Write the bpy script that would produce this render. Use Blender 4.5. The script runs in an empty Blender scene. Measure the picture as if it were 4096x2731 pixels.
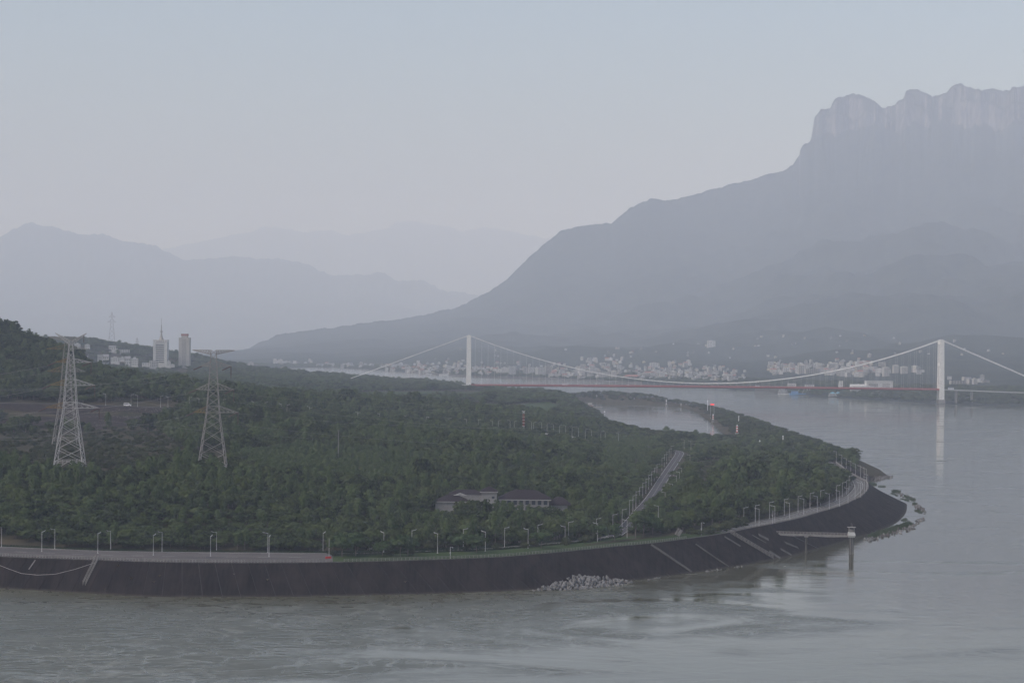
import bpy, bmesh, math, random
import numpy as np
from mathutils import Vector, Matrix

random.seed(7)
rng = np.random.default_rng(7)
SC = bpy.context.scene
COL = SC.collection

# ------------------------------------------------------------------ camera
F, CX, CY, CAMH = 8434.0, 2048.0, 1365.5, 120.0     # focal length and centre in photo pixels, height above the river
ROLL, PITCH = 0.0096, 19.5 / 8434.0
_f = np.array([0, math.cos(PITCH), -math.sin(PITCH)])
_r = np.array([math.cos(ROLL), 0, math.sin(ROLL)])
_u = np.cross(_r, _f); _u /= np.linalg.norm(_u)
_r = np.cross(_f, _u)
cam = bpy.data.cameras.new('camera')
cam.sensor_width = 36.0
cam.lens = 36.0 * F / 4096.0
cam.clip_start = 5.0
cam.clip_end = 80000.0
camo = bpy.data.objects.new('camera', cam)
M = Matrix.Identity(4)
for i in range(3):
    M[i][0], M[i][1], M[i][2] = _r[i], _u[i], -_f[i]
M[0][3], M[1][3], M[2][3] = 0, 0, CAMH
camo.matrix_world = M
COL.objects.link(camo)
SC.camera = camo

# ------------------------------------------------------------------ sky, sun, exposure
SUN_EL, SUN_AZ = math.radians(50), math.radians(-118)
world = bpy.data.worlds.new('World')
SC.world = world
world.use_nodes = True
wn = world.node_tree.nodes
wl = world.node_tree.links
bg = wn['Background']
sky = wn.new('ShaderNodeTexSky')
sky.sky_type = 'NISHITA'
sky.sun_disc = False
sky.sun_elevation = SUN_EL
sky.sun_rotation = SUN_AZ
sky.air_density = 1.05
sky.dust_density = 3.8
sky.ozone_density = 1.2
sky.altitude = 0
wl.new(sky.outputs[0], bg.inputs[0])
bg.inputs[1].default_value = 0.125
sun = bpy.data.lights.new('sun', 'SUN')
sun.energy = 0.9
sun.angle = math.radians(20)
sun.color = (0.92, 0.91, 1.0)
suno = bpy.data.objects.new('sun', sun)
suno.rotation_euler = Vector((math.sin(SUN_AZ) * math.cos(SUN_EL), math.cos(SUN_AZ) * math.cos(SUN_EL), math.sin(SUN_EL))).to_track_quat('Z', 'Y').to_euler()
suno.location = (0, 0, 500)
COL.objects.link(suno)
SC.view_settings.view_transform = 'Standard'
SC.view_settings.look = 'None'
SC.view_settings.gamma = 1.0
SC.view_settings.use_curve_mapping = False
SC.view_settings.exposure = 0.52
HAZE_DENSITY = 7.9e-5
HAZE_COLOR = (0.74, 0.83, 1.0, 1.0)
HAZE_G = -0.25

SC.render.engine = 'CYCLES'
cy = SC.cycles
cy.max_bounces = 6
cy.diffuse_bounces = 2
cy.glossy_bounces = 2
cy.transmission_bounces = 2
cy.volume_bounces = 4
cy.transparent_max_bounces = 6
cy.use_denoising = True
cy.use_adaptive_sampling = True
cy.adaptive_threshold = 0.015
cy.sample_clamp_indirect = 4.0

# ------------------------------------------------------------------ helpers: places
def ray(u, v):
    return _f * F + _r * (u - CX) - _u * (v - CY)

def at(u, v, y=None, z=None):
    """the point of the place seen at a photo pixel, at depth y or at height z"""
    d = ray(u, v)
    t = y / d[1] if y is not None else (z - CAMH) / d[2]
    return Vector((d[0] * t, d[1] * t, CAMH + d[2] * t))

def proj(x, y, z):
    p = np.stack([np.asarray(x, float), np.asarray(y, float), np.asarray(z, float) - CAMH], -1)
    a, b, c = p @ _r, p @ _u, p @ _f
    return CX + F * a / c, CY - F * b / c

def xu(u, y):
    return (u - CX) / F * y

def _h2(ix, iy, s):
    n = (ix.astype(np.int64) * 374761393 + iy.astype(np.int64) * 668265263 + s * 1442695041) & 0xffffffff
    n = ((n ^ (n >> 13)) * 1274126177) & 0xffffffff
    return ((n ^ (n >> 16)) & 0xffff) / 65535.0

def vnoise(x, y, s=0):
    x = np.asarray(x, float); y = np.asarray(y, float)
    ix, iy = np.floor(x), np.floor(y)
    fx, fy = x - ix, y - iy
    fx = fx * fx * (3 - 2 * fx); fy = fy * fy * (3 - 2 * fy)
    a, b = _h2(ix, iy, s), _h2(ix + 1, iy, s)
    c, d = _h2(ix, iy + 1, s), _h2(ix + 1, iy + 1, s)
    return (a + (b - a) * fx) * (1 - fy) + (c + (d - c) * fx) * fy - 0.5

def fbm(x, y, octs=4, s=0):
    r = 0; a = 1.0; f = 1.0
    for k in range(octs):
        r = r + a * vnoise(x * f, y * f, s + k * 17)
        a *= 0.5; f *= 2.03
    return r

def catmull(pts, n=6):
    P = [np.array(p, float) for p in pts]
    P = [2 * P[0] - P[1]] + P + [2 * P[-1] - P[-2]]
    out = []
    for i in range(1, len(P) - 2):
        for k in range(n):
            t = k / n
            out.append(0.5 * ((2 * P[i]) + (P[i + 1] - P[i - 1]) * t + (2 * P[i - 1] - 5 * P[i] + 4 * P[i + 1] - P[i + 2]) * t * t
                              + (3 * P[i] - P[i - 1] - 3 * P[i + 1] + P[i + 2]) * t ** 3))
    out.append(P[-2])
    return np.array(out)

def resample(pl, step):
    pl = np.asarray(pl, float)
    d = np.r_[0, np.cumsum(np.linalg.norm(np.diff(pl[:, :2], axis=0), axis=1))]
    n = max(2, int(round(d[-1] / step)) + 1)
    s = np.linspace(0, d[-1], n)
    return np.stack([np.interp(s, d, pl[:, k]) for k in range(pl.shape[1])], 1)

def seg_dist(X, Y, pl):
    """distance to a polyline, and the interpolated third column"""
    best = np.full(X.shape, 1e12); zz = np.zeros(X.shape)
    pl = np.asarray(pl, float)
    for i in range(len(pl) - 1):
        a, b = pl[i], pl[i + 1]
        dx, dy = b[0] - a[0], b[1] - a[1]
        L = dx * dx + dy * dy + 1e-9
        t = np.clip(((X - a[0]) * dx + (Y - a[1]) * dy) / L, 0, 1)
        d = (X - a[0] - t * dx) ** 2 + (Y - a[1] - t * dy) ** 2
        m = d < best
        best = np.where(m, d, best)
        if pl.shape[1] > 2:
            zz = np.where(m, a[2] + t * (b[2] - a[2]), zz)
    return np.sqrt(best), zz

def inside(X, Y, poly):
    c = np.zeros(np.shape(X), bool)
    n = len(poly)
    for i in range(n):
        x0, y0 = poly[i][0], poly[i][1]; x1, y1 = poly[(i + 1) % n][0], poly[(i + 1) % n][1]
        m = ((y0 > Y) != (y1 > Y))
        with np.errstate(divide='ignore', invalid='ignore'):
            xx = (x1 - x0) * (Y - y0) / (y1 - y0 + 1e-12) + x0
        c ^= m & (X < xx)
    return c

# ------------------------------------------------------------------ helpers: meshes and tags
class MB:
    def __init__(self):
        self.v = []; self.f = []
    def add(self, vs, fs):
        o = len(self.v)
        self.v += [tuple(p) for p in vs]
        self.f += [tuple(i + o for i in f) for f in fs]
        return self
    def box(self, x0, x1, y0, y1, z0, z1):
        vs = [(x0, y0, z0), (x1, y0, z0), (x1, y1, z0), (x0, y1, z0), (x0, y0, z1), (x1, y0, z1), (x1, y1, z1), (x0, y1, z1)]
        return self.add(vs, [(3, 2, 1, 0), (4, 5, 6, 7), (0, 1, 5, 4), (1, 2, 6, 5), (2, 3, 7, 6), (3, 0, 4, 7)])
    def bar(self, a, b, w, h=None, up=(0, 0, 1)):
        a, b = Vector(a), Vector(b)
        h = h or w
        d = (b - a)
        if d.length < 1e-6: return self
        d.normalize()
        up = Vector(up)
        if abs(d.dot(up)) > 0.98: up = Vector((1, 0, 0)) if abs(d.x) < 0.9 else Vector((0, 1, 0))
        s = d.cross(up).normalized(); t = s.cross(d)
        vs = []
        for p in (a, b):
            for i, j in ((-1, -1), (1, -1), (1, 1), (-1, 1)):
                vs.append(p + s * (i * w / 2) + t * (j * h / 2))
        return self.add(vs, [(3, 2, 1, 0), (4, 5, 6, 7), (0, 1, 5, 4), (1, 2, 6, 5), (2, 3, 7, 6), (3, 0, 4, 7)])
    def tube(self, pts, radii, n=6):
        pts = [Vector(p) for p in pts]
        if not hasattr(radii, '__len__'): radii = [radii] * len(pts)
        vs, fs = [], []
        for i, p in enumerate(pts):
            d = (pts[min(i + 1, len(pts) - 1)] - pts[max(i - 1, 0)])
            d = d.normalized() if d.length > 1e-9 else Vector((0, 0, 1))
            r_ = Vector((1, 0, 0)) if abs(d.x) < 0.9 else Vector((0, 1, 0))
            s = d.cross(r_).normalized(); t = s.cross(d)
            for k in range(n):
                a = 2 * math.pi * k / n
                vs.append(p + (s * math.cos(a) + t * math.sin(a)) * radii[i])
        for i in range(len(pts) - 1):
            for k in range(n):
                k2 = (k + 1) % n
                fs.append((i * n + k, i * n + k2, (i + 1) * n + k2, (i + 1) * n + k))
        fs.append(tuple(range(n))[::-1])
        fs.append(tuple((len(pts) - 1) * n + k for k in range(n)))
        return self.add(vs, fs)
    def lathe(self, prof, n=12, c=(0, 0, 0)):
        return self.tube([(c[0], c[1], c[2] + z) for r, z in prof], [max(r, 0.001) for r, z in prof], n)
    def prism(self, poly, y0, y1):
        """polygon in x,z pushed through y"""
        n = len(poly)
        vs = [(x, y0, z) for x, z in poly] + [(x, y1, z) for x, z in poly]
        fs = [tuple(range(n)), tuple(range(2 * n - 1, n - 1, -1))]
        for i in range(n):
            j = (i + 1) % n
            fs.append((j, i, n + i, n + j))
        return self.add(vs, fs)
    def hip(self, x0, x1, y0, y1, z0, z1, inset, over=0.0, t=0.25):
        """hipped roof with a thickness at the eave"""
        x0 -= over; x1 += over; y0 -= over; y1 += over
        ym = (y0 + y1) / 2
        vs = [(x0, y0, z0), (x1, y0, z0), (x1, y1, z0), (x0, y1, z0), (x0 + inset, ym, z1), (x1 - inset, ym, z1),
              (x0, y0, z0 - t), (x1, y0, z0 - t), (x1, y1, z0 - t), (x0, y1, z0 - t)]
        return self.add(vs, [(0, 1, 5, 4), (1, 2, 5), (2, 3, 4, 5), (3, 0, 4), (6, 7, 1, 0), (7, 8, 2, 1), (8, 9, 3, 2), (9, 6, 0, 3), (9, 8, 7, 6)])
    def mesh(self, name, mat, smooth=False):
        m = bpy.data.meshes.new(name)
        m.from_pydata(self.v, [], self.f)
        m.materials.append(mat)
        if smooth: m.shade_smooth()
        m.update()
        return m
    def build(self, name, mat, parent=None, smooth=False):
        return link(name, self.mesh(name, mat, smooth), parent)

def link(name, mesh, parent=None):
    o = bpy.data.objects.new(name, mesh)
    COL.objects.link(o)
    if parent: o.parent = parent
    return o

def tag(o, label=None, cat=None, group=None, kind=None):
    if label: o['label'] = label
    if cat: o['category'] = cat
    if group: o['group'] = group
    if kind: o['kind'] = kind
    return o

def thing(name, label, cat, loc=(0, 0, 0), rz=0, group=None, scale=None):
    o = bpy.data.objects.new(name, None)
    o.empty_display_size = 0.5
    COL.objects.link(o)
    o.location = loc
    o.rotation_euler = (0, 0, rz)
    if scale is not None: o.scale = scale
    return tag(o, label, cat, group)

def place(parts, name, label, cat, loc, rz=0, group=None, scale=None):
    """parts: list of (name, mesh, kind, [sub-parts])"""
    t = thing(name, label, cat, loc, rz, group, scale)
    for p in parts:
        o = link(p[0], p[1], t)
        if len(p) > 2 and p[2]: o['kind'] = p[2]
        if len(p) > 3:
            for q in p[3]: link(q[0], q[1], o)
    return t

_o1 = ['first', 'second', 'third', 'fourth', 'fifth', 'sixth', 'seventh', 'eighth', 'ninth', 'tenth', 'eleventh', 'twelfth', 'thirteenth', 'fourteenth', 'fifteenth', 'sixteenth', 'seventeenth', 'eighteenth', 'nineteenth']
ORD = _o1 + [x for t_, n_ in (('twenty', 'twentieth'), ('thirty', 'thirtieth'), ('forty', 'fortieth'), ('fifty', 'fiftieth'), ('sixty', 'sixtieth')) for x in [n_] + [t_ + '-' + q for q in _o1[:9]]]
def number_off(items):
    """items: (object, key, u); things with the same description are told apart by their order from the left"""
    by_key = {}
    for o, key, u in items: by_key.setdefault(key, []).append((u, o))
    for key, lst in by_key.items():
        lst.sort(key=lambda q: q[0])
        for i, (u, o) in enumerate(lst):
            o['label'] = key if len(lst) == 1 else key + ', ' + ORD[i] + ' from left'

# ------------------------------------------------------------------ materials
def mat(name, color, rough=0.7, var=0.0, scale=1.0, c2=None, spec=0.3, metal=0.0, emis=None, bump=0.0, bscale=None, stretch=None, coord='Object'):
    m = bpy.data.materials.new(name)
    m.use_nodes = True
    nt = m.node_tree
    b = nt.nodes['Principled BSDF']
    b.inputs['Base Color'].default_value = (*color, 1)
    b.inputs['Roughness'].default_value = rough
    b.inputs['Specular IOR Level'].default_value = spec
    b.inputs['Metallic'].default_value = metal
    if emis:
        b.inputs['Emission Color'].default_value = (*emis[0], 1)
        b.inputs['Emission Strength'].default_value = emis[1]
    if c2 is not None or bump:
        tc = nt.nodes.new('ShaderNodeTexCoord')
        mp = nt.nodes.new('ShaderNodeMapping')
        if stretch: mp.inputs['Scale'].default_value = stretch
        nt.links.new(tc.outputs[coord], mp.inputs[0])
        n = nt.nodes.new('ShaderNodeTexNoise')
        n.inputs['Scale'].default_value = scale
        n.inputs['Detail'].default_value = 6
        n.inputs['Roughness'].default_value = 0.62
        nt.links.new(mp.outputs[0], n.inputs['Vector'])
        if c2 is not None:
            cr = nt.nodes.new('ShaderNodeValToRGB')
            cr.color_ramp.elements[0].position = 0.5 - 0.22
            cr.color_ramp.elements[1].position = 0.5 + 0.22
            cr.color_ramp.elements[0].color = (*color, 1)
            cr.color_ramp.elements[1].color = (*c2, 1)
            nt.links.new(n.outputs['Fac'], cr.inputs[0])
            nt.links.new(cr.outputs[0], b.inputs['Base Color'])
        if bump:
            bp = nt.nodes.new('ShaderNodeBump')
            bp.inputs['Strength'].default_value = 1.0
            bp.inputs['Distance'].default_value = bump
            nb = n
            if bscale:
                nb = nt.nodes.new('ShaderNodeTexNoise')
                nb.inputs['Scale'].default_value = bscale
                nb.inputs['Detail'].default_value = 5
                nt.links.new(mp.outputs[0], nb.inputs['Vector'])
            nt.links.new(nb.outputs['Fac'], bp.inputs['Height'])
            nt.links.new(bp.outputs[0], b.inputs['Normal'])
    return m

def foliage(name, dark, light, tint):
    m = bpy.data.materials.new(name)
    m.use_nodes = True
    nt = m.node_tree
    b = nt.nodes['Principled BSDF']
    b.inputs['Roughness'].default_value = 0.7
    b.inputs['Specular IOR Level'].default_value = 0.03
    oi = nt.nodes.new('ShaderNodeObjectInfo')
    cr = nt.nodes.new('ShaderNodeValToRGB')
    e = cr.color_ramp.elements
    e[0].color = (*dark, 1); e[1].color = (*light, 1); e[1].position = 0.9
    x = cr.color_ramp.elements.new(0.5)
    x.color = (*[0.7 * p + 0.3 * q for p, q in zip(dark, light)], 1)
    nt.links.new(oi.outputs['Random'], cr.inputs[0])
    tc = nt.nodes.new('ShaderNodeTexCoord')
    n = nt.nodes.new('ShaderNodeTexNoise')
    n.inputs['Scale'].default_value = 2.2
    n.inputs['Detail'].default_value = 3
    nt.links.new(tc.outputs['Object'], n.inputs['Vector'])
    r2 = nt.nodes.new('ShaderNodeValToRGB')
    r2.color_ramp.elements[0].position = 0.42; r2.color_ramp.elements[1].position = 0.72
    nt.links.new(n.outputs['Fac'], r2.inputs[0])
    mx = nt.nodes.new('ShaderNodeMix'); mx.data_type = 'RGBA'
    nt.links.new(r2.outputs[0], mx.inputs[0])
    nt.links.new(cr.outputs[0], mx.inputs[6])
    mx.inputs[7].default_value = (*tint, 1)
    nt.links.new(mx.outputs[2], b.inputs['Base Color'])
    return m

MT = {}
def slope_mat():
    m = bpy.data.materials.new('weathered_slope')
    m.use_nodes = True
    nt = m.node_tree; L = nt.links.new
    b = nt.nodes['Principled BSDF']
    b.inputs['Roughness'].default_value = 0.95; b.inputs['Specular IOR Level'].default_value = 0.04
    tc = nt.nodes.new('ShaderNodeTexCoord')
    def noise(scale, stretch, det=6):
        mp = nt.nodes.new('ShaderNodeMapping'); mp.inputs['Scale'].default_value = stretch
        L(tc.outputs['Object'], mp.inputs[0])
        n = nt.nodes.new('ShaderNodeTexNoise'); n.inputs['Scale'].default_value = scale; n.inputs['Detail'].default_value = det; n.inputs['Roughness'].default_value = 0.65
        L(mp.outputs[0], n.inputs['Vector']); return n
    def ramp(src, p0, p1, c0, c1):
        r = nt.nodes.new('ShaderNodeValToRGB'); r.color_ramp.elements[0].position = p0; r.color_ramp.elements[1].position = p1
        r.color_ramp.elements[0].color = (*c0, 1); r.color_ramp.elements[1].color = (*c1, 1)
        L(src, r.inputs[0]); return r
    def mix(f, a, c, mode='MIX'):
        x = nt.nodes.new('ShaderNodeMix'); x.data_type = 'RGBA'; x.blend_type = mode
        L(f, x.inputs[0]); L(a, x.inputs[6])
        if isinstance(c, tuple): x.inputs[7].default_value = (*c, 1)
        else: L(c, x.inputs[7])
        return x
    base = ramp(noise(0.8, (1.0, 0.1, 0.06)).outputs['Fac'], 0.36, 0.66, (0.0055, 0.0042, 0.0046), (0.022, 0.017, 0.017))
    blot = ramp(noise(0.16, (1, 0.6, 0.35), 7).outputs['Fac'], 0.46, 0.7, (0, 0, 0), (1, 1, 1))
    c1 = mix(blot.outputs[0], base.outputs[0], (0.03, 0.0235, 0.022))
    sx = nt.nodes.new('ShaderNodeSeparateXYZ'); L(tc.outputs['Object'], sx.inputs[0])
    wob = nt.nodes.new('ShaderNodeMath'); wob.operation = 'ADD'; L(sx.outputs['Z'], wob.inputs[0]); L(noise(0.25, (1, 1, 0.2), 4).outputs['Fac'], wob.inputs[1])
    band = nt.nodes.new('ShaderNodeMapRange'); band.inputs[1].default_value = 1.6; band.inputs[2].default_value = 0.7; band.inputs[3].default_value = 0.0; band.inputs[4].default_value = 0.8
    L(wob.outputs[0], band.inputs[0])
    c2 = mix(band.outputs[0], c1.outputs[2], (0.05, 0.045, 0.036))
    L(c2.outputs[2], b.inputs['Base Color'])
    bp = nt.nodes.new('ShaderNodeBump'); bp.inputs['Distance'].default_value = 0.06
    L(noise(1.2, (1, 1, 1)).outputs['Fac'], bp.inputs['Height']); L(bp.outputs[0], b.inputs['Normal'])
    return m
MT['leaf'] = foliage('leaf_dark', (0.01, 0.0185, 0.009), (0.058, 0.076, 0.028), (0.07, 0.092, 0.035))
MT['leaf_light'] = foliage('leaf_light', (0.042, 0.064, 0.026), (0.075, 0.105, 0.042), (0.092, 0.122, 0.05))
MT['leaf_shrub'] = foliage('leaf_shrub', (0.022, 0.034, 0.015), (0.048, 0.057, 0.026), (0.066, 0.07, 0.034))
MT['bark'] = mat('bark', (0.09, 0.075, 0.06), 0.9, c2=(0.16, 0.14, 0.12), scale=3)
MT['ground'] = mat('ground_scrub', (0.022, 0.026, 0.015), 0.95, spec=0.03, c2=(0.07, 0.058, 0.04), scale=0.05, bump=0.25, bscale=0.8)
MT['lawn'] = mat('lawn', (0.028, 0.048, 0.02), 0.95, spec=0.03, c2=(0.055, 0.075, 0.032), scale=0.12)
MT['asphalt'] = mat('asphalt_grey', (0.055, 0.05, 0.049), 0.9, spec=0.1, c2=(0.125, 0.115, 0.11), scale=0.05, stretch=(0.5, 2.2, 1))
MT['asphalt_dark'] = mat('asphalt_dark', (0.05, 0.049, 0.052), 0.9, spec=0.1, c2=(0.075, 0.073, 0.076), scale=0.1)
MT['concrete_road'] = mat('concrete_road', (0.09, 0.088, 0.086), 0.9, spec=0.1, c2=(0.135, 0.132, 0.127), scale=0.1)
MT['paint'] = mat('road_paint', (0.45, 0.45, 0.43), 0.7, spec=0.1)
MT['concrete'] = mat('concrete', (0.16, 0.155, 0.15), 0.9, spec=0.1, c2=(0.26, 0.25, 0.24), scale=0.5)
MT['concrete_dark'] = mat('concrete_stained', (0.055, 0.052, 0.05), 0.9, spec=0.1, c2=(0.13, 0.125, 0.115), scale=0.35, stretch=(1, 1, 0.25))
MT['slope'] = slope_mat()
MT['joint'] = mat('slope_joint', (0.085, 0.08, 0.072), 0.9, spec=0.04, c2=(0.03, 0.028, 0.028), scale=0.2)
MT['steel'] = mat('galvanised_steel', (0.36, 0.35, 0.34), 0.6, c2=(0.5, 0.49, 0.48), scale=0.4, metal=0.1)
MT['steel_grey'] = mat('grey_steel', (0.23, 0.215, 0.2), 0.6, c2=(0.33, 0.31, 0.29), scale=0.4, metal=0.1)
MT['ochre'] = mat('ochre_paint', (0.2, 0.135, 0.05), 0.7)
MT['insulator'] = mat('brown_insulator', (0.09, 0.045, 0.04), 0.4)
MT['wire'] = mat('aluminium_wire', (0.28, 0.28, 0.28), 0.5)
MT['lamp'] = mat('white_lamp_paint', (0.4, 0.4, 0.4), 0.6)
MT['white'] = mat('white_render', (0.42, 0.42, 0.41), 0.85, spec=0.1, c2=(0.56, 0.56, 0.54), scale=0.15)
MT['offwhite'] = mat('offwhite_render', (0.34, 0.33, 0.31), 0.85, spec=0.1, c2=(0.45, 0.43, 0.4), scale=0.15)
MT['greywall'] = mat('grey_render', (0.2, 0.2, 0.2), 0.85, spec=0.1, c2=(0.29, 0.29, 0.29), scale=0.15)
MT['yellowwall'] = mat('cream_render', (0.4, 0.36, 0.28), 0.8)
MT['brick'] = mat('red_brown_render', (0.3, 0.14, 0.12), 0.8)
MT['glass'] = mat('window_glass', (0.05, 0.06, 0.075), 0.2, spec=0.5)
MT['roof'] = mat('dark_roof_tiles', (0.022, 0.017, 0.021), 0.9, spec=0.05, c2=(0.036, 0.03, 0.034), scale=1.2)
MT['roof_grey'] = mat('grey_roof', (0.2, 0.2, 0.21), 0.8)
MT['roof_red'] = mat('red_roof', (0.28, 0.12, 0.1), 0.8)
MT['roof_blue'] = mat('blue_roof', (0.12, 0.3, 0.42), 0.6)
MT['bridge_white'] = mat('bridge_white', (0.6, 0.6, 0.58), 0.7, spec=0.15, c2=(0.7, 0.7, 0.68), scale=0.12)
MT['bridge_red'] = mat('bridge_red', (0.27, 0.075, 0.07), 0.7)
MT['deck_grey'] = mat('deck_grey', (0.36, 0.36, 0.36), 0.8)
MT['black'] = mat('black_paint', (0.02, 0.02, 0.022), 0.5)
MT['markwhite'] = mat('mark_white', (0.78, 0.78, 0.78), 0.5)
MT['red'] = mat('red_paint', (0.5, 0.04, 0.035), 0.5)
MT['redlight'] = mat('red_lit_panel', (0.4, 0.03, 0.03), 0.5, emis=((1.0, 0.05, 0.05), 0.9))
MT['blue'] = mat('blue_hull', (0.08, 0.2, 0.38), 0.5)
MT['rock'] = mat('pale_rock', (0.085, 0.084, 0.083), 0.95, spec=0.05, c2=(0.25, 0.247, 0.243), scale=0.9, bump=0.1, bscale=2)
MT['rock_brown'] = mat('brown_rock', (0.06, 0.052, 0.048), 0.95, spec=0.05, c2=(0.15, 0.135, 0.125), scale=0.8)
MT['tyre'] = mat('rubber', (0.02, 0.02, 0.02), 0.8)
MT['vehicle_white'] = mat('vehicle_white', (0.75, 0.75, 0.76), 0.3, spec=0.5)
MT['reed'] = mat('reed_green', (0.035, 0.055, 0.026), 0.9, spec=0.03, c2=(0.06, 0.08, 0.04), scale=0.3)
MT['hedge'] = foliage('hedge_leaf', (0.012, 0.024, 0.012), (0.022, 0.036, 0.017), (0.03, 0.048, 0.022))

# mountain: wooded slopes, pale rock where the face is steep
def mountain_mat():
    m = bpy.data.materials.new('mountain_woods')
    m.use_nodes = True
    nt = m.node_tree; L = nt.links.new
    b = nt.nodes['Principled BSDF']
    b.inputs['Roughness'].default_value = 0.95
    b.inputs['Specular IOR Level'].default_value = 0.1
    tc = nt.nodes.new('ShaderNodeTexCoord')
    def noise(scale, det, stretch=None):
        mp = nt.nodes.new('ShaderNodeMapping')
        if stretch: mp.inputs['Scale'].default_value = stretch
        L(tc.outputs['Object'], mp.inputs[0])
        n = nt.nodes.new('ShaderNodeTexNoise'); n.inputs['Scale'].default_value = scale; n.inputs['Detail'].default_value = det
        n.inputs['Roughness'].default_value = 0.65
        L(mp.outputs[0], n.inputs['Vector'])
        return n
    def ramp(src, a, c, ca, cc):
        r = nt.nodes.new('ShaderNodeValToRGB')
        r.color_ramp.elements[0].position = a; r.color_ramp.elements[1].position = c
        r.color_ramp.elements[0].color = (*ca, 1); r.color_ramp.elements[1].color = (*cc, 1)
        L(src, r.inputs[0]); return r
    woods = ramp(noise(0.012, 8).outputs['Fac'], 0.35, 0.68, (0.012, 0.019, 0.013), (0.036, 0.043, 0.03))
    rock = ramp(noise(0.02, 7, (1.6, 1.6, 0.18)).outputs['Fac'], 0.36, 0.62, (0.035, 0.037, 0.035), (0.2, 0.185, 0.18))
    g = nt.nodes.new('ShaderNodeNewGeometry')
    sp = nt.nodes.new('ShaderNodeSeparateXYZ'); L(g.outputs['True Normal'], sp.inputs[0])
    st = ramp(sp.outputs['Z'], 0.25, 0.5, (1, 1, 1), (0, 0, 0))
    mx = nt.nodes.new('ShaderNodeMix'); mx.data_type = 'RGBA'
    L(st.outputs[0], mx.inputs[0]); L(woods.outputs[0], mx.inputs[6]); L(rock.outputs[0], mx.inputs[7])
    L(mx.outputs[2], b.inputs['Base Color'])
    bp = nt.nodes.new('ShaderNodeBump'); bp.inputs['Distance'].default_value = 6.0; bp.inputs['Strength'].default_value = 0.8
    L(noise(0.05, 6).outputs['Fac'], bp.inputs['Height']); L(bp.outputs[0], b.inputs['Normal'])
    return m
MT['mountain'] = mountain_mat()

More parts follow.
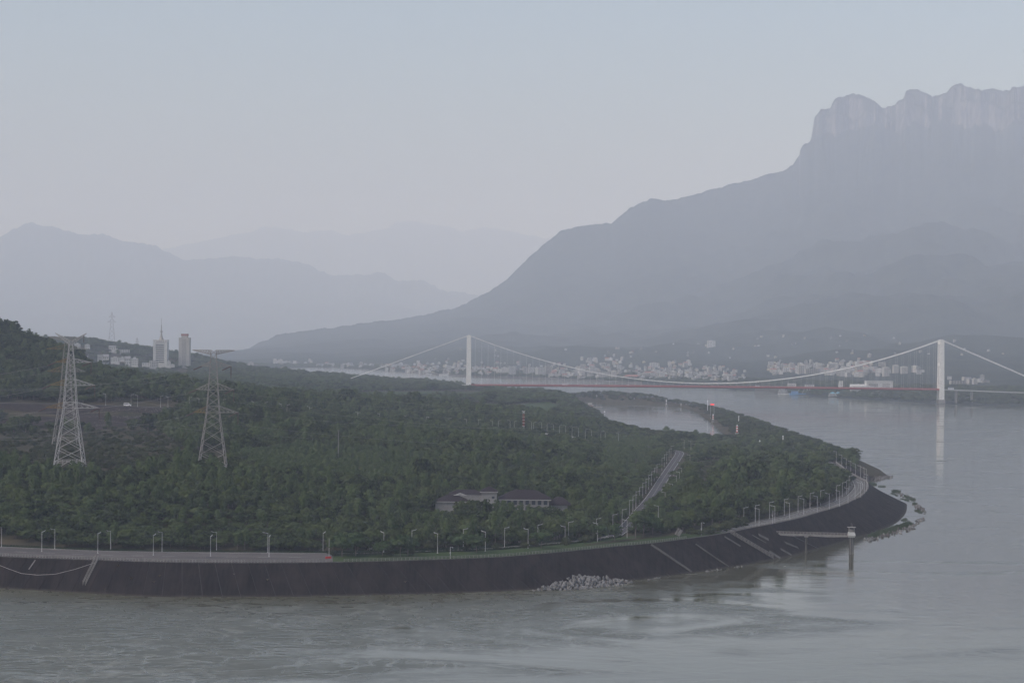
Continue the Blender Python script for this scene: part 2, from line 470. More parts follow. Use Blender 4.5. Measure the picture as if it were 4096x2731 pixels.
def water_mat():
    m = bpy.data.materials.new('river_water')
    m.use_nodes = True
    nt = m.node_tree; L = nt.links.new
    b = nt.nodes['Principled BSDF']
    b.inputs['Base Color'].default_value = (0.062, 0.061, 0.038, 1)
    b.inputs['IOR'].default_value = 1.33
    b.inputs['Specular IOR Level'].default_value = 0.5
    tc = nt.nodes.new('ShaderNodeTexCoord')
    def noise(scale, det, stretch=(1, 1, 1), dist=0.0, rot=0.0):
        mp = nt.nodes.new('ShaderNodeMapping'); mp.inputs['Scale'].default_value = stretch
        mp.inputs['Rotation'].default_value = (0, 0, rot)
        L(tc.outputs['Object'], mp.inputs[0])
        n = nt.nodes.new('ShaderNodeTexNoise'); n.inputs['Scale'].default_value = scale; n.inputs['Detail'].default_value = det
        n.inputs['Distortion'].default_value = dist
        L(mp.outputs[0], n.inputs['Vector'])
        return n
    def mr(src, a, c, lo, hi):
        r = nt.nodes.new('ShaderNodeMapRange')
        r.inputs[1].default_value = a; r.inputs[2].default_value = c; r.inputs[3].default_value = lo; r.inputs[4].default_value = hi
        L(src, r.inputs[0]); return r
    def math_(op, a, c):
        r = nt.nodes.new('ShaderNodeMath'); r.operation = op
        for i, x in enumerate((a, c)):
            if isinstance(x, (int, float)): r.inputs[i].default_value = x
            else: L(x, r.inputs[i])
        return r
    # the bank's dark reflection is put into rougher, foam-streaked water on the left
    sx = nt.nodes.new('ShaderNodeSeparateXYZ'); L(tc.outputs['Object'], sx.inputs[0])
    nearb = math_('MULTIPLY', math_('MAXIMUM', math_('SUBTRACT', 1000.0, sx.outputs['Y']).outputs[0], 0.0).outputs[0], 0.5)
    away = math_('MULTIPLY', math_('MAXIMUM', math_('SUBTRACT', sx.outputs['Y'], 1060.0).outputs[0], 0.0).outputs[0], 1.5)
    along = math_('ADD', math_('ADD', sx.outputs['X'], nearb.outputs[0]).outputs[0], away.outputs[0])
    refl_zone = mr(along.outputs[0], 190.0, -60.0, 0.0, 1.0)
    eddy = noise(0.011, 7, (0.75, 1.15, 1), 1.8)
    mixr = math_('ADD', math_('MULTIPLY', refl_zone.outputs[0], 0.42).outputs[0], eddy.outputs['Fac'])
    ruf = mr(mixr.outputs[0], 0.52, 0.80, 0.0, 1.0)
    rip = noise(0.42, 4, (0.8, 1.0, 1), 0.4)
    swell = noise(0.07, 4, (0.8, 1.2, 1), 0.8)
    # smooth bright seams where the eddies meet
    line = noise(0.017, 8, (0.6, 0.8, 1), 2.4)
    seam = math_('ABSOLUTE', math_('SUBTRACT', line.outputs['Fac'], 0.5).outputs[0], 0)
    seamm = mr(seam.outputs[0], 0.0, 0.03, 1.0, 0.0)
    line2 = noise(0.05, 8, (0.5, 0.7, 1), 2.0)
    seam2 = math_('ABSOLUTE', math_('SUBTRACT', line2.outputs['Fac'], 0.52).outputs[0], 0)
    seamm2 = mr(seam2.outputs[0], 0.0, 0.035, 0.8, 0.0)
    sm = math_('MAXIMUM', seamm.outputs[0], seamm2.outputs[0])
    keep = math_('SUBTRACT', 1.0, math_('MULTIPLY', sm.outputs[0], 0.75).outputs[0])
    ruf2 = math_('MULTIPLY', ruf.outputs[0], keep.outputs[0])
    hgt = math_('ADD', math_('MULTIPLY', rip.outputs['Fac'], mr(ruf2.outputs[0], 0, 1, 0.02, 0.24).outputs[0]).outputs[0],
                math_('MULTIPLY', swell.outputs['Fac'], 0.16).outputs[0])
    bp = nt.nodes.new('ShaderNodeBump'); bp.inputs['Distance'].default_value = 1.0; bp.inputs['Strength'].default_value = 0.6
    L(hgt.outputs[0], bp.inputs['Height']); L(bp.outputs[0], b.inputs['Normal'])
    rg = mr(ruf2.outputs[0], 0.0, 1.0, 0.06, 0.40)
    fl = noise(0.022, 9, (0.5, 0.75, 1), 2.8)
    fs = math_('ABSOLUTE', math_('SUBTRACT', fl.outputs['Fac'], 0.5).outputs[0], 0)
    fm1 = mr(fs.outputs[0], 0.0, 0.02, 1.0, 0.0)
    fl2 = noise(0.06, 8, (0.45, 0.8, 1), 2.2)
    fs2 = math_('ABSOLUTE', math_('SUBTRACT', fl2.outputs['Fac'], 0.5).outputs[0], 0)
    fm2 = mr(fs2.outputs[0], 0.0, 0.03, 0.8, 0.0)
    patch = noise(0.008, 3, (0.7, 1.0, 1), 0.5)
    pm = mr(patch.outputs['Fac'], 0.36, 0.56, 0.0, 1.0)
    foam = math_('MULTIPLY', math_('MULTIPLY', math_('MAXIMUM', fm1.outputs[0], fm2.outputs[0]).outputs[0], pm.outputs[0]).outputs[0], mr(refl_zone.outputs[0], 0.1, 0.8, 0.0, 0.5).outputs[0])
    mxw = nt.nodes.new('ShaderNodeMix'); mxw.data_type = 'RGBA'
    L(foam.outputs[0], mxw.inputs[0]); mxw.inputs[6].default_value = b.inputs['Base Color'].default_value; mxw.inputs[7].default_value = (0.27, 0.27, 0.235, 1)
    L(mxw.outputs[2], b.inputs['Base Color'])
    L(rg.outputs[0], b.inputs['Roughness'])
    return m
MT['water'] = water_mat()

# ------------------------------------------------------------------ shore lines (paired: embankment crest | water line)
ZC = lambda u: 14.0 + 1.0 * min(1, max(0, (u - 1800) / 1200))
PAIR = [((-330, 2190), (-470, 2326)), ((-200, 2206), (-330, 2335)), ((0, 2224), (-100, 2346)), ((390, 2239), (325, 2371)), ((631, 2247), (607, 2386)), ((860, 2250), (890, 2387)),
        ((1100, 2250), (1150, 2386)), ((1330, 2248), (1400, 2381.5)), ((1640, 2240), (1750, 2373)), ((1950, 2229), (2080, 2361)), ((2196, 2211), (2340, 2341)),
        ((2458, 2185), (2600, 2313)), ((2604, 2172), (2768, 2291)), ((2747, 2154), (2917, 2270)), ((2887, 2134), (3050, 2246)), ((3006, 2111), (3155, 2226)),
        ((3104, 2092), (3240, 2204)), ((3200, 2071), (3340, 2177)), ((3250, 2056), (3410, 2156)), ((3317, 2037), (3480, 2136)), ((3358, 2024), (3520, 2120)),
        ((3392, 2011.5), (3560, 2104)), ((3420, 1997.5), (3590, 2087)), ((3442, 1988), (3607, 2071)), ((3458, 1974), (3620, 2055)), ((3467, 1964), (3626, 2040)),
        ((3473, 1954), (3627, 2028)), ((3474, 1942), (3622, 2012))]
crest = [tuple(at(a[0], a[1], z=ZC(a[0]))) for a, b in PAIR]
wline = [tuple(at(b[0], b[1], z=0)) for a, b in PAIR]
for (u, v), w in [((3466, 1926), (287, 1585)), ((3456, 1921), (286, 1620)), ((3442, 1914), (286, 1655)), ((3422, 1904), (287, 1690)), ((3403, 1893), (290, 1722)),
                  ((3385, 1881), (296, 1752)), ((3367, 1866), (304, 1785)), ((3345, 1850), (318, 1825))]:
    crest.append(tuple(at(u, v, z=15.0))); wline.append((w[0], w[1], 0))
CW = catmull([c + w for c, w in zip(crest, wline)], 6)           # columns 0-2 crest, 3-5 water
CREST, WATER = CW[:, :3], CW[:, 3:]
OUTER = [(-2600, 1000), (-700, 985)] + [tuple(p[:2]) for p in WATER] + [
    (334, 1850), (338, 1885), (345, 1960), (347, 2300), (347, 2750), (343, 3200), (332, 3600), (292, 3860), (212, 4060), (110, 4160), (0, 4230), (-150, 4500),
    (-400, 4950), (-700, 5400), (-1200, 5900), (-2600, 6300)]
POOL = [(262, 2430), (264, 2596), (279, 2925), (289, 3147), (299, 3456), (294, 3661), (265, 3790), (224, 3845), (180, 3866), (140, 4000), (108, 4110), (98, 4090),
        (112, 3950), (122, 3700), (132, 3454), (142, 3208), (139, 2843), (144, 2788), (150, 2600), (172, 2400), (225, 2350)]
POOLC = POOL + [POOL[0]]
OUTERC = OUTER + [OUTER[0]]

# ------------------------------------------------------------------ roads (x, y, z)
def P3(u, v, z): return tuple(at(u, v, z=z))
ACCESS = catmull([P3(2452, 2146, 14.3), P3(2505, 2106, 14.8), P3(2560, 2044, 15.5), P3(2607, 1988.6, 16), P3(2660, 1905, 16), P3(2714, 1823, 16), (153, 1915, 16), (152, 1945, 16), (143, 1968, 16.6)], 8)
HILL = catmull([(-640, 1775, 60), (xu(100, 1790), 1790, 59.5)] + [tuple(at(u, v, y=y)) for u, v, y in
               [(510, 1624, 1797), (760, 1636, 1790), (980, 1650, 1785), (1170, 1665, 1800), (1330, 1685, 1870), (1505, 1697, 1950), (1740, 1710, 2020), (1974, 1722, 2040),
                (2120, 1729, 2010), (2264, 1746, 2004), (2420, 1770, 1998)]] + [(130, 1985, 17.6), (143, 1968, 16.6)], 8)
PROM = catmull([P3(1320, 2217, 14.0), P3(1365, 2215.5, 14.0), P3(1527, 2212, 14.0), P3(1756, 2204, 14.05), P3(1950, 2196, 14.1), P3(2100, 2184, 14.15), P3(2196, 2176, 14.2), P3(2325, 2164, 14.25), P3(2452, 2146, 14.3)], 8)
# tip road follows the crest 7 m inland
def offset(pl, d):
    pl = np.asarray(pl, float)
    t = np.gradient(pl[:, :2], axis=0)
    t /= np.linalg.norm(t, axis=1)[:, None]
    o = pl.copy()
    o[:, 0] += -t[:, 1] * d; o[:, 1] += t[:, 0] * d
    return o
i0 = int(np.argmin(np.abs(proj(*CREST.T)[0] - 2900) + (CREST[:, 1] > 1400) * 1e4))
CR_S = resample(CREST, 4.0)
TIP = offset(CREST[i0:], 7.0)
TIP[:, 2] += 0.06
ROADS = [(ACCESS, 4.0), (HILL, 4.5), (PROM, 3.6), (TIP, 4.0)]

# quay pavement edge, inland side
QUAY_IN = [P3(u, v, 14.0) for u, v in [(-330, 2172), (-200, 2179), (0, 2187), (200, 2195), (390, 2203), (640, 2207.5), (860, 2209.5), (1100, 2211), (1250, 2212.5), (1335, 2213)]]

# ------------------------------------------------------------------ near land: height of the ground
CP = []
def cp(y, *uz):
    for u, z in uz: CP.append((u, y, z))
cp(1046, (-900, 14), (-400, 14), (0, 14), (500, 14), (1000, 14), (1300, 14), (1700, 14), (2000, 14.2))
cp(1075, (0, 19), (500, 19), (1000, 18.5), (1300, 16.5), (1700, 15), (2000, 14.8), (2300, 14.6), (2600, 15))
cp(1130, (-900, 27), (0, 26.5), (500, 27), (1000, 26), (1300, 22), (1700, 18), (2000, 17.5), (2300, 16.5), (2600, 15.5), (2900, 16))
cp(1200, (-900, 34), (0, 34), (500, 34.5), (1000, 32), (1300, 27), (1700, 20.5), (2000, 20), (2300, 18), (2560, 15.5), (2900, 17.5), (3100, 15))
cp(1257, (-900, 38), (0, 38), (280, 38), (500, 38.5), (850, 37), (1100, 36), (1300, 32), (1700, 25), (2000, 22), (2300, 19.5), (2560, 15.5), (2900, 18.5), (3150, 15.5))
cp(1450, (-900, 40), (0, 40), (500, 40), (1000, 38), (1350, 35), (1700, 32), (2000, 28), (2300, 22), (2600, 16), (2760, 17), (3000, 19), (3280, 15.5), (3430, 14.5))
cp(1610, (-900, 40), (0, 40), (500, 40), (1000, 41), (1500, 39), (2000, 31), (2400, 22), (2640, 16), (2760, 17), (3000, 18), (3300, 16), (3400, 14.5))
cp(1725, (-900, 41), (0, 40.5), (350, 40), (560, 41), (800, 46), (1000, 49), (1500, 39.5), (2000, 29), (2400, 20), (2700, 16), (3000, 17), (3300, 15))
cp(1850, (-900, 66), (0, 66), (510, 64), (1000, 57), (1500, 39), (2000, 30), (2400, 19.5), (2600, 16.5), (2900, 15), (3200, 14))
cp(2100, (-900, 150), (-300, 134), (-100, 126), (0, 119), (134, 101), (277, 97), (330, 80), (373, 68), (560, 64), (1000, 52), (1500, 34), (2000, 28), (2100, 25), (2300, 15), (2500, 11), (2700, 10), (3000, 9))
cp(2320, (-900, 150), (-300, 130), (0, 110), (300, 84), (400, 68), (450, 65), (717, 59), (813, 53), (1000, 49), (1214, 43), (1385, 45), (1440, 42), (1700, 35), (2000, 30), (2150, 26), (2400, 16))
cp(2700, (-900, 110), (0, 80), (500, 60), (1000, 45), (1400, 34), (1700, 32), (2000, 30), (2200, 26), (2400, 14), (2990, 9))
cp(3100, (-900, 100), (0, 75), (500, 55), (1000, 42), (1420, 31), (1600, 29), (1900, 29), (2200, 27), (2350, 16), (2900, 9))
cp(3500, (-900, 100), (0, 75), (500, 55), (1000, 42), (1400, 31), (1750, 28), (2000, 26), (2200, 23), (2780, 10))
cp(4000, (-900, 100), (0, 78), (300, 52), (400, 46), (500, 42), (640, 40), (760, 40), (900, 42), (1100, 40), (1400, 31), (1700, 26), (1876, 20), (2000, 13), (2150, 13), (2400, 14), (2600, 12))
cp(4215, (0, 84), (300, 58), (400, 58), (500, 53), (560, 50), (640, 47), (740, 47), (900, 44),
   (1100, 38))
cp(4480, (-900, 105), (0, 92), (300, 84), (460, 80), (500, 73), (560, 66), (640, 58), (740, 54), (900, 45), (1100, 40), (1400, 30), (1700, 22), (1900, 12))
cp(4850, (-900, 120), (0, 104), (300, 104), (420, 98), (620, 80), (760, 68), (850, 58), (950, 45), (1200, 26), (1500, 14))
cp(5500, (-900, 100), (0, 80), (420, 60), (800, 30), (1200, 12))
CPA = np.array(CP, float)
def _q(u, y): return np.stack([u / 500.0, np.log(y) * 9.0], -1)
_c = _q(CPA[:, 0], CPA[:, 1])
_K = np.linalg.norm(_c[:, None] - _c[None], axis=-1)
_n = len(CPA)
_A = np.zeros((_n + 1, _n + 1)); _A[:_n, :_n] = _K; _A[:_n, _n] = 1; _A[_n, :_n] = 1
_w = np.linalg.solve(_A, np.r_[CPA[:, 2], 0])
def rbf(X, Y):
    u = CX + X / Y * F
    q = _q(u, Y)
    out = np.empty(q.shape[:-1]).ravel()
    qf = q.reshape(-1, 2)
    for i in range(0, len(qf), 8000):
        d = np.linalg.norm(qf[i:i + 8000, None] - _c[None], axis=-1)
        out[i:i + 8000] = d @ _w[:_n] + _w[_n]
    return out.reshape(X.shape)

def shore(X, Y):
    d = np.minimum(seg_dist(X, Y, OUTERC)[0], seg_dist(X, Y, POOLC)[0])
    land = inside(X, Y, OUTER) & ~inside(X, Y, POOL)
    return np.where(land, d, -d)

def height(X, Y, carve=True):
    X = np.asarray(X, float); Y = np.asarray(Y, float)
    d = shore(X, Y)
    z = rbf(X, Y) + 1.6 * fbm(X / 40, Y / 40, 3, 5) * np.clip((Y - 1075) / 60, 0, 1)
    z = np.minimum(z, 0.45 * d - 1.0)
    q = (Y < 1085) & (X < 75)
    if carve:
        for pl, w in ROADS:
            rd, rz = seg_dist(X, Y, pl)
            rd = np.asarray(rd)
            t = np.clip((rd - w - 1.5) / 14.0, 0, 1)
            t = t * t * (3 - 2 * t)
            z = np.where(rd < w + 15.5, np.minimum(rz - 0.35, 0.45 * d - 1.0) * (1 - t) + z * t, z)
    return np.where(d > 0, z, np.maximum(-5.0, d * 0.5 - 1.0))

us = np.concatenate([np.arange(-700, 3700, 22.0)])
ys = [992.0]
while ys[-1] < 6300: ys.append(ys[-1] * (1.0042 if ys[-1] < 2500 else 1.008))
ys = np.array(ys)
U, Yg = np.meshgrid(us, ys)
Xg = (U - CX) / F * Yg
Zg = height(Xg, Yg)
def grid_mesh(name, X, Y, Z, material, smooth=True, mask=None):
    r, c = X.shape
    V = np.stack([X, Y, Z], -1).reshape(-1, 3)
    idx = np.arange(r * c).reshape(r, c)
    q = np.stack([idx[:-1, :-1], idx[:-1, 1:], idx[1:, 1:], idx[1:, :-1]], -1).reshape(-1, 4)
    if mask is not None:
        q = q[mask.reshape(-1)[q].any(1)]
    m = bpy.data.meshes.new(name)
    m.from_pydata(V.tolist(), [], q.tolist())
    m.materials.append(material)
    if smooth: m.shade_smooth()
    m.update()
    return m
ground = link('ground', grid_mesh('ground', Xg, Yg, Zg, MT['ground'], True, Zg > -4.9))
tag(ground, 'wooded peninsula ground with scrub between the river and the harbour pool', None, None, 'structure')

# river bed far below, out to the horizon, and the river
mb = MB().add([(-24000, -4000, -8), (24000, -4000, -8), (24000, 54500, -8), (-24000, 54500, -8)], [(0, 1, 2, 3)])
tag(mb.build('riverbed', MT['ground']), kind='structure')
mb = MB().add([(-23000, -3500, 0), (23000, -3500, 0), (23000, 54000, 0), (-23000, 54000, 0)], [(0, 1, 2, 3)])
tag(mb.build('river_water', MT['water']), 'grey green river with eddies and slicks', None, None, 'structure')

# ------------------------------------------------------------------ right bank and its mountain
SH = np.array([(-1200, 8600), (500, 8200), (1050, 7690), (1348, 7800), (1615, 6980), (1760, 6500), (1908, 6170), (2087, 6140), (2300, 5864), (2568, 5561), (2800, 5240), (3000, 4937), (3112, 4650),
               (3319, 4400), (3640, 4110), (3772, 4015), (4096, 3880), (4500, 3760), (5400, 3600)], float)
RG = np.array([(-1200, 1420), (700, 1420), (975, 1409), (1115, 1341), (1393, 1308), (1600, 1280), (1811, 1243), (1916, 1193), (2020, 1132), (2107, 1045), (2160, 1000), (2212, 956), (2247, 932), (2300, 922), (2421, 908), (2438, 912),
               (2508, 853), (2595, 811), (2647, 818), (2786, 796), (2960, 745), (3000, 737), (3057, 712), (3124, 697), (3163, 671), (3189, 633), (3194, 611), (3213, 587), (3232, 580), (3239, 547),
               (3249, 475), (3261, 460), (3277, 441), (3311, 436), (3320, 415), (3337, 393), (3354, 388), (3371, 391), (3373, 384), (3395, 378), (3431, 386), (3459, 399), (3488, 412), (3507, 432),
               (3531, 441), (3555, 434), (3576, 420), (3581, 410), (3605, 405), (3615, 374), (3636, 366), (3660, 364), (3684, 372), (3703, 386), (3718, 399), (3742, 389), (3773, 377), (3789, 358),
               (3813, 347), (3837, 342), (3866, 350), (3904, 365), (3914, 374), (3957, 362), (4005, 370), (4029, 367), (4038, 353), (4069, 350), (4096, 348), (4300, 340), (4700, 420), (5400, 500)], float)
RY = np.array([(-1200, 13500), (975, 13500), (1400, 14500), (1900, 16000), (2300, 16800), (2800, 17200), (3240, 17200), (3700, 17000), (4096, 16700), (5400, 15500)], float)
def ridge_y(u): return np.interp(u, RY[:, 0], RY[:, 1])
def ridge_z(u):
    v = np.interp(u, RG[:, 0], RG[:, 1])
    yr = ridge_y(u)
    vp = v - ROLL * (u - CX) - (CY - 19.5)
    return CAMH - vp * yr / F
_ug = np.arange(-1400, 5600, 10.0)
_rzg = ridge_z(_ug)
_ker = np.exp(-0.5 * (np.arange(-60, 61) / 20.0) ** 2); _ker /= _ker.sum()
_rzs = np.convolve(np.pad(_rzg, 60, mode='edge'), _ker, mode='valid')
def mheight(X, Y):
    X = np.asarray(X, float); Y = np.asarray(Y, float)
    u = CX + X / Y * F
    s = np.interp(u, SH[:, 0], SH[:, 1]); r = ridge_y(u); rz = ridge_z(u)
    t = (Y - s) / (r - s)
    tc = np.clip(t, 0, 1)
    cw = np.clip((u - 3228) / 40, 0, 1)
    rs = np.interp(u, _ug, _rzs)
    vb = np.where(u < 3230, np.interp(u, RG[:, 0], RG[:, 1]), np.interp(u, [3230, 3300, 3500, 3750, 4096, 5400], [582, 556, 545, 535, 528, 600]) + 60 * fbm(u / 70.0, u * 0 + 9.1, 4, 61) * cw)
    bz = np.minimum(CAMH - (vb - ROLL * (u - CX) - (CY - 19.5)) * r / F, rz)
    tcl = 0.968 - 0.010 * (fbm(u / 38.0, u * 0 + 3.3, 4, 71) * cw)
    tq = np.clip(tc / 0.968, 0, 1)
    mixz = rs * (1 - tq ** 9) * 0.9 + bz * tq ** 9
    steep = np.clip((rs - 150) / 500, 0, 1)
    g = (0.5 - 0.28 * steep) * tq + (0.5 + 0.28 * steep) * tq ** (2.2 + 1.2 * steep)
    slope = mixz * g
    lg = 0.45 + 0.4 * vnoise(u / 55.0, u * 0 + 1.7, 81)
    cl = lg * np.clip((tc - tcl) / 0.005, 0, 1) + (0.88 - lg) * np.clip((tc - tcl - 0.008) / 0.005, 0, 1) + 0.12 * np.clip((tc - tcl - 0.013) / 0.016, 0, 1)
    low = np.clip((tc - tcl) / (1 - tcl), 0, 1)
    slope = slope + (rz - bz) * np.where(rz - bz > 12, cl, low)
    w = np.clip(tc * (1 - tc) * 4, 0, 1) * np.clip(tc * 1.6, 0, 1)
    spur = fbm(X / 520, Y / 900, 4, 31) * 0.15 * bz * w + fbm(X / 130, Y / 160, 3, 41) * 16 * w
    z = slope + spur + 3.0 * np.clip(t * 60, 0, 1)
    fine = (22 * vnoise(X / 19, Y / 40, 51) + 30 * vnoise(X / 75, Y / 90, 53)) * np.clip((tc - 0.93) / 0.06, 0, 1) + 26 * vnoise(X / 190, Y / 420, 52) * np.clip(tc * 3, 0, 1) * (1 - tc)
    z = z + fine
    back = np.clip((t - 1) / 0.25, 0, 1)
    z = z * (1 - 0.5 * back)
    return np.where(t < 0, np.maximum(-6, t * 260), z)
mu = np.concatenate([np.arange(-1200, 900, 40.0), np.arange(900, 3150, 9.0), np.arange(3150, 4110, 4.0), np.arange(4110, 5400, 30.0)])
mt = np.concatenate([[-0.03, -0.012], np.linspace(-0.004, 0.5, 60), np.linspace(0.51, 0.95, 46), np.linspace(0.956, 1.006, 60), [1.03, 1.08, 1.16, 1.25]])
mU, mTt = np.meshgrid(mu, mt)
_s = np.interp(mU, SH[:, 0], SH[:, 1]); _rr = ridge_y(mU)
mY = _s + mTt * (_rr - _s)
mX = (mU - CX) / F * mY
mZ = mheight(mX, mY)
mo = link('mountain', grid_mesh('mountain', mX, mY, mZ, MT['mountain'], True))
tag(mo, 'steep wooded mountain with pale cliffs on its summit across the river', None, None, 'structure')

def hit2(u, v):
    d = ray(u, v)
    s = float(np.interp(u, SH[:, 0], SH[:, 1]))
    Y = np.linspace(s + 2, s + 8000, 2000)
    t = Y / d[1]
    z = CAMH + d[2] * t
    h = mheight(d[0] * t, Y)
    k = np.nonzero(h >= z)[0]
    i = k[0] if len(k) else 0
    return Vector((d[0] * t[i], Y[i], max(float(h[i]), 1.0)))
def hit1(u, v, y0=1000, y1=6000):
    d = ray(u, v)
    Y = np.linspace(y0, y1, 2500)
    t = Y / d[1]
    z = CAMH + d[2] * t
    h = height(d[0] * t, Y)
    k = np.nonzero(h >= z)[0]
    i = k[0] if len(k) else len(Y) - 1
    return Vector((d[0] * t[i], Y[i], float(h[i])))

# two far ranges behind the valley
def far_range(name, label, sil, D, depth, seed):
    sil = np.array(sil, float)
    uu = np.arange(-1400, 2900, 8.0)
    tt = np.concatenate([np.linspace(0, 1, 30), [1.1, 1.3]])
    A, T = np.meshgrid(uu, tt)
    v = np.interp(A, sil[:, 0], sil[:, 1])
    Y = D - depth + T * depth
    X = (A - CX) / F * Y
    rz = CAMH - (v - ROLL * (A - CX) - (CY - 19.5)) * D / F
    tc = np.clip(T, 0, 1)
    Z = rz * (0.3 * tc + 0.7 * tc ** 1.7) * np.where(T > 1, 1 - (T - 1) * 0.8, 1) + fbm(X / 700, Y / 900, 4, seed) * 0.22 * rz * tc * (1 - tc) * 2 + (34 * vnoise(X / 42, Y / 60, seed + 3) + 90 * fbm(X / 330, Y / 900, 3, seed + 5)) * tc
    Z = np.where(T == 0, -6, Z)
    return tag(link(name, grid_mesh(name, X, Y, Z, MT['mountain'], True)), label, None, None, 'structure')
far_range('hills', 'hazy near range of the left valley', [(-1400, 1100), (-300, 1010), (0, 949), (50, 915), (87, 900), (192, 905), (279, 923), (348, 940), (380, 950), (435, 958), (488, 975), (557, 984), (644, 996), (731, 1027), (836, 1031), (1045, 1041),
          (1115, 1040), (1184, 1054), (1323, 1094), (1393, 1106), (1532, 1101), (1637, 1123), (1741, 1149), (1916, 1193), (2090, 1254), (2500, 1330), (2900, 1340)], 30500, 8500, 61)
far_range('far_hills', 'palest far range behind the valley', [(-1400, 1000), (0, 1060), (522, 1045), (679, 993), (760, 968), (836, 958), (975, 932), (1020, 918), (1062, 905), (1132, 916), (1184, 919), (1323, 923), (1393, 940), (1498, 919), (1560, 902), (1620, 885), (1680, 893),
          (1741, 906), (1846, 923), (1890, 908), (1933, 902), (1990, 916), (2055, 932), (2212, 949), (2351, 993), (2900, 1080)], 43500, 8500, 77)

# ------------------------------------------------------------------ embankment: paved slope of panels
emb = thing('embankment', 'long dark sloping river embankment of weathered panels', 'embankment', (0, 0, 0))
cw = CW
dcum = np.r_[0, np.cumsum(np.linalg.norm(np.diff(cw[:, :2], axis=0), axis=1))]
ns = int(dcum[-1] / 2.0)
sS = np.linspace(0, dcum[-1], ns)
cwS = np.stack([np.interp(sS, dcum, cw[:, k]) for k in range(6)], 1)
def slope_pt(row, k, lift=0.0):
    """k 0 at the water line, 1 at the crest; below 0 under water"""
    c, w = row[:3], row[3:]
    p = w + (c - w) * k
    n = np.array([w[0] - c[0], w[1] - c[1], 0.0]); L = np.linalg.norm(n)
    nn = np.array([n[0] / L * c[2], n[1] / L * c[2], L]); nn /= np.linalg.norm(nn)
    return p + nn * lift
mb = MB()
for i in range(ns - 1):
    a, b = cwS[i], cwS[i + 1]
    o = len(mb.v)
    mb.add([slope_pt(a, -0.35, -0.15), slope_pt(b, -0.35, -0.15), slope_pt(b, 1.0, -0.15), slope_pt(a, 1.0, -0.15)], [(0, 1, 2, 3)])
mb.build('slope_base', MT['joint'], emb)
PW = 7.6
npan = int(dcum[-1] / PW)
for j in range(npan):
    s0, s1 = j * PW + 0.13, (j + 1) * PW - 0.13
    q = np.linspace(s0, s1, 4)
    rows = np.stack([np.interp(q, dcum, cw[:, k]) for k in range(6)], 1)
    ks = (-0.35, 0.0, 0.5, 0.995)
    vs = [slope_pt(r, k, 0.02 + 0.05 * ((j * 7) % 5) / 5) for k in ks for r in rows]
    n = len(rows)
    fs = [(a * n + b, a * n + b + 1, (a + 1) * n + b + 1, (a + 1) * n + b) for a in range(3) for b in range(n - 1)]
    edge = [slope_pt(r, k, -0.15) for k in ks for r in (rows[0], rows[-1])]
    o = len(vs)
    vs += edge
    for a in range(3):
        fs.append((a * n, (a + 1) * n, o + 2 * a + 2, o + 2 * a))
        fs.append((a * n + n - 1, o + 2 * a + 1, o + 2 * a + 3, (a + 1) * n + n - 1))
    MB().add(vs, fs).build('slope_panel', MT['slope'], emb)
# coping along the crest
mb = MB()
cS = resample(CREST, 3.0)
cin = offset(cS, 1.1)
cout = offset(cS, -0.15)
for i in range(len(cS) - 1):
    a, b, c, d = cout[i], cout[i + 1], cin[i + 1], cin[i]
    z0, z1 = a[2], b[2]
    mb.add([(a[0], a[1], z0 - 0.8), (b[0], b[1], z1 - 0.8), (b[0], b[1], z1 + 0.16), (a[0], a[1], z0 + 0.16), (c[0], c[1], z1 + 0.16), (d[0], d[1], z0 + 0.16)], [(0, 1, 2, 3), (3, 2, 4, 5)])
mb.build('coping', MT['concrete_dark'], emb)

# ------------------------------------------------------------------ pavements
def ribbon(name, pl, hw, material, dz=0.0, parent=None, step=4.0, off=0.0, skirt=0.0):
    pl = resample(pl, step)
    L_, R_ = offset(pl, hw + off), offset(pl, -hw + off)
    mb = MB()
    for i in range(len(pl) - 1):
        mb.add([(R_[i][0], R_[i][1], pl[i][2] + dz), (R_[i + 1][0], R_[i + 1][1], pl[i + 1][2] + dz), (L_[i + 1][0], L_[i + 1][1], pl[i + 1][2] + dz), (L_[i][0], L_[i][1], pl[i][2] + dz)], [(0, 1, 2, 3)])
        if skirt:
            mb.add([(R_[i][0], R_[i][1], pl[i][2] + dz), (R_[i + 1][0], R_[i + 1][1], pl[i + 1][2] + dz), (R_[i + 1][0], R_[i + 1][1], pl[i + 1][2] - skirt), (R_[i][0], R_[i][1], pl[i][2] - skirt)], [(3, 2, 1, 0)])
            mb.add([(L_[i][0], L_[i][1], pl[i][2] + dz), (L_[i + 1][0], L_[i + 1][1], pl[i + 1][2] + dz), (L_[i + 1][0], L_[i + 1][1], pl[i + 1][2] - skirt), (L_[i][0], L_[i][1], pl[i][2] - skirt)], [(0, 1, 2, 3)])
    return mb.build(name, material, parent)
def dashes(parent, pl, length, gap, w, dz, off=0.0):
    pl = resample(pl, 1.0)
    pl = offset(pl, off)
    k = 0; step = length + gap
    while (k + 1) * step < len(pl):
        a, b = pl[int(k * step)], pl[int(k * step + length)]
        MB().bar((a[0], a[1], a[2] + dz), (b[0], b[1], b[2] + dz), w, 0.012).build('lane_dash', MT['paint'], parent)
        k += 1
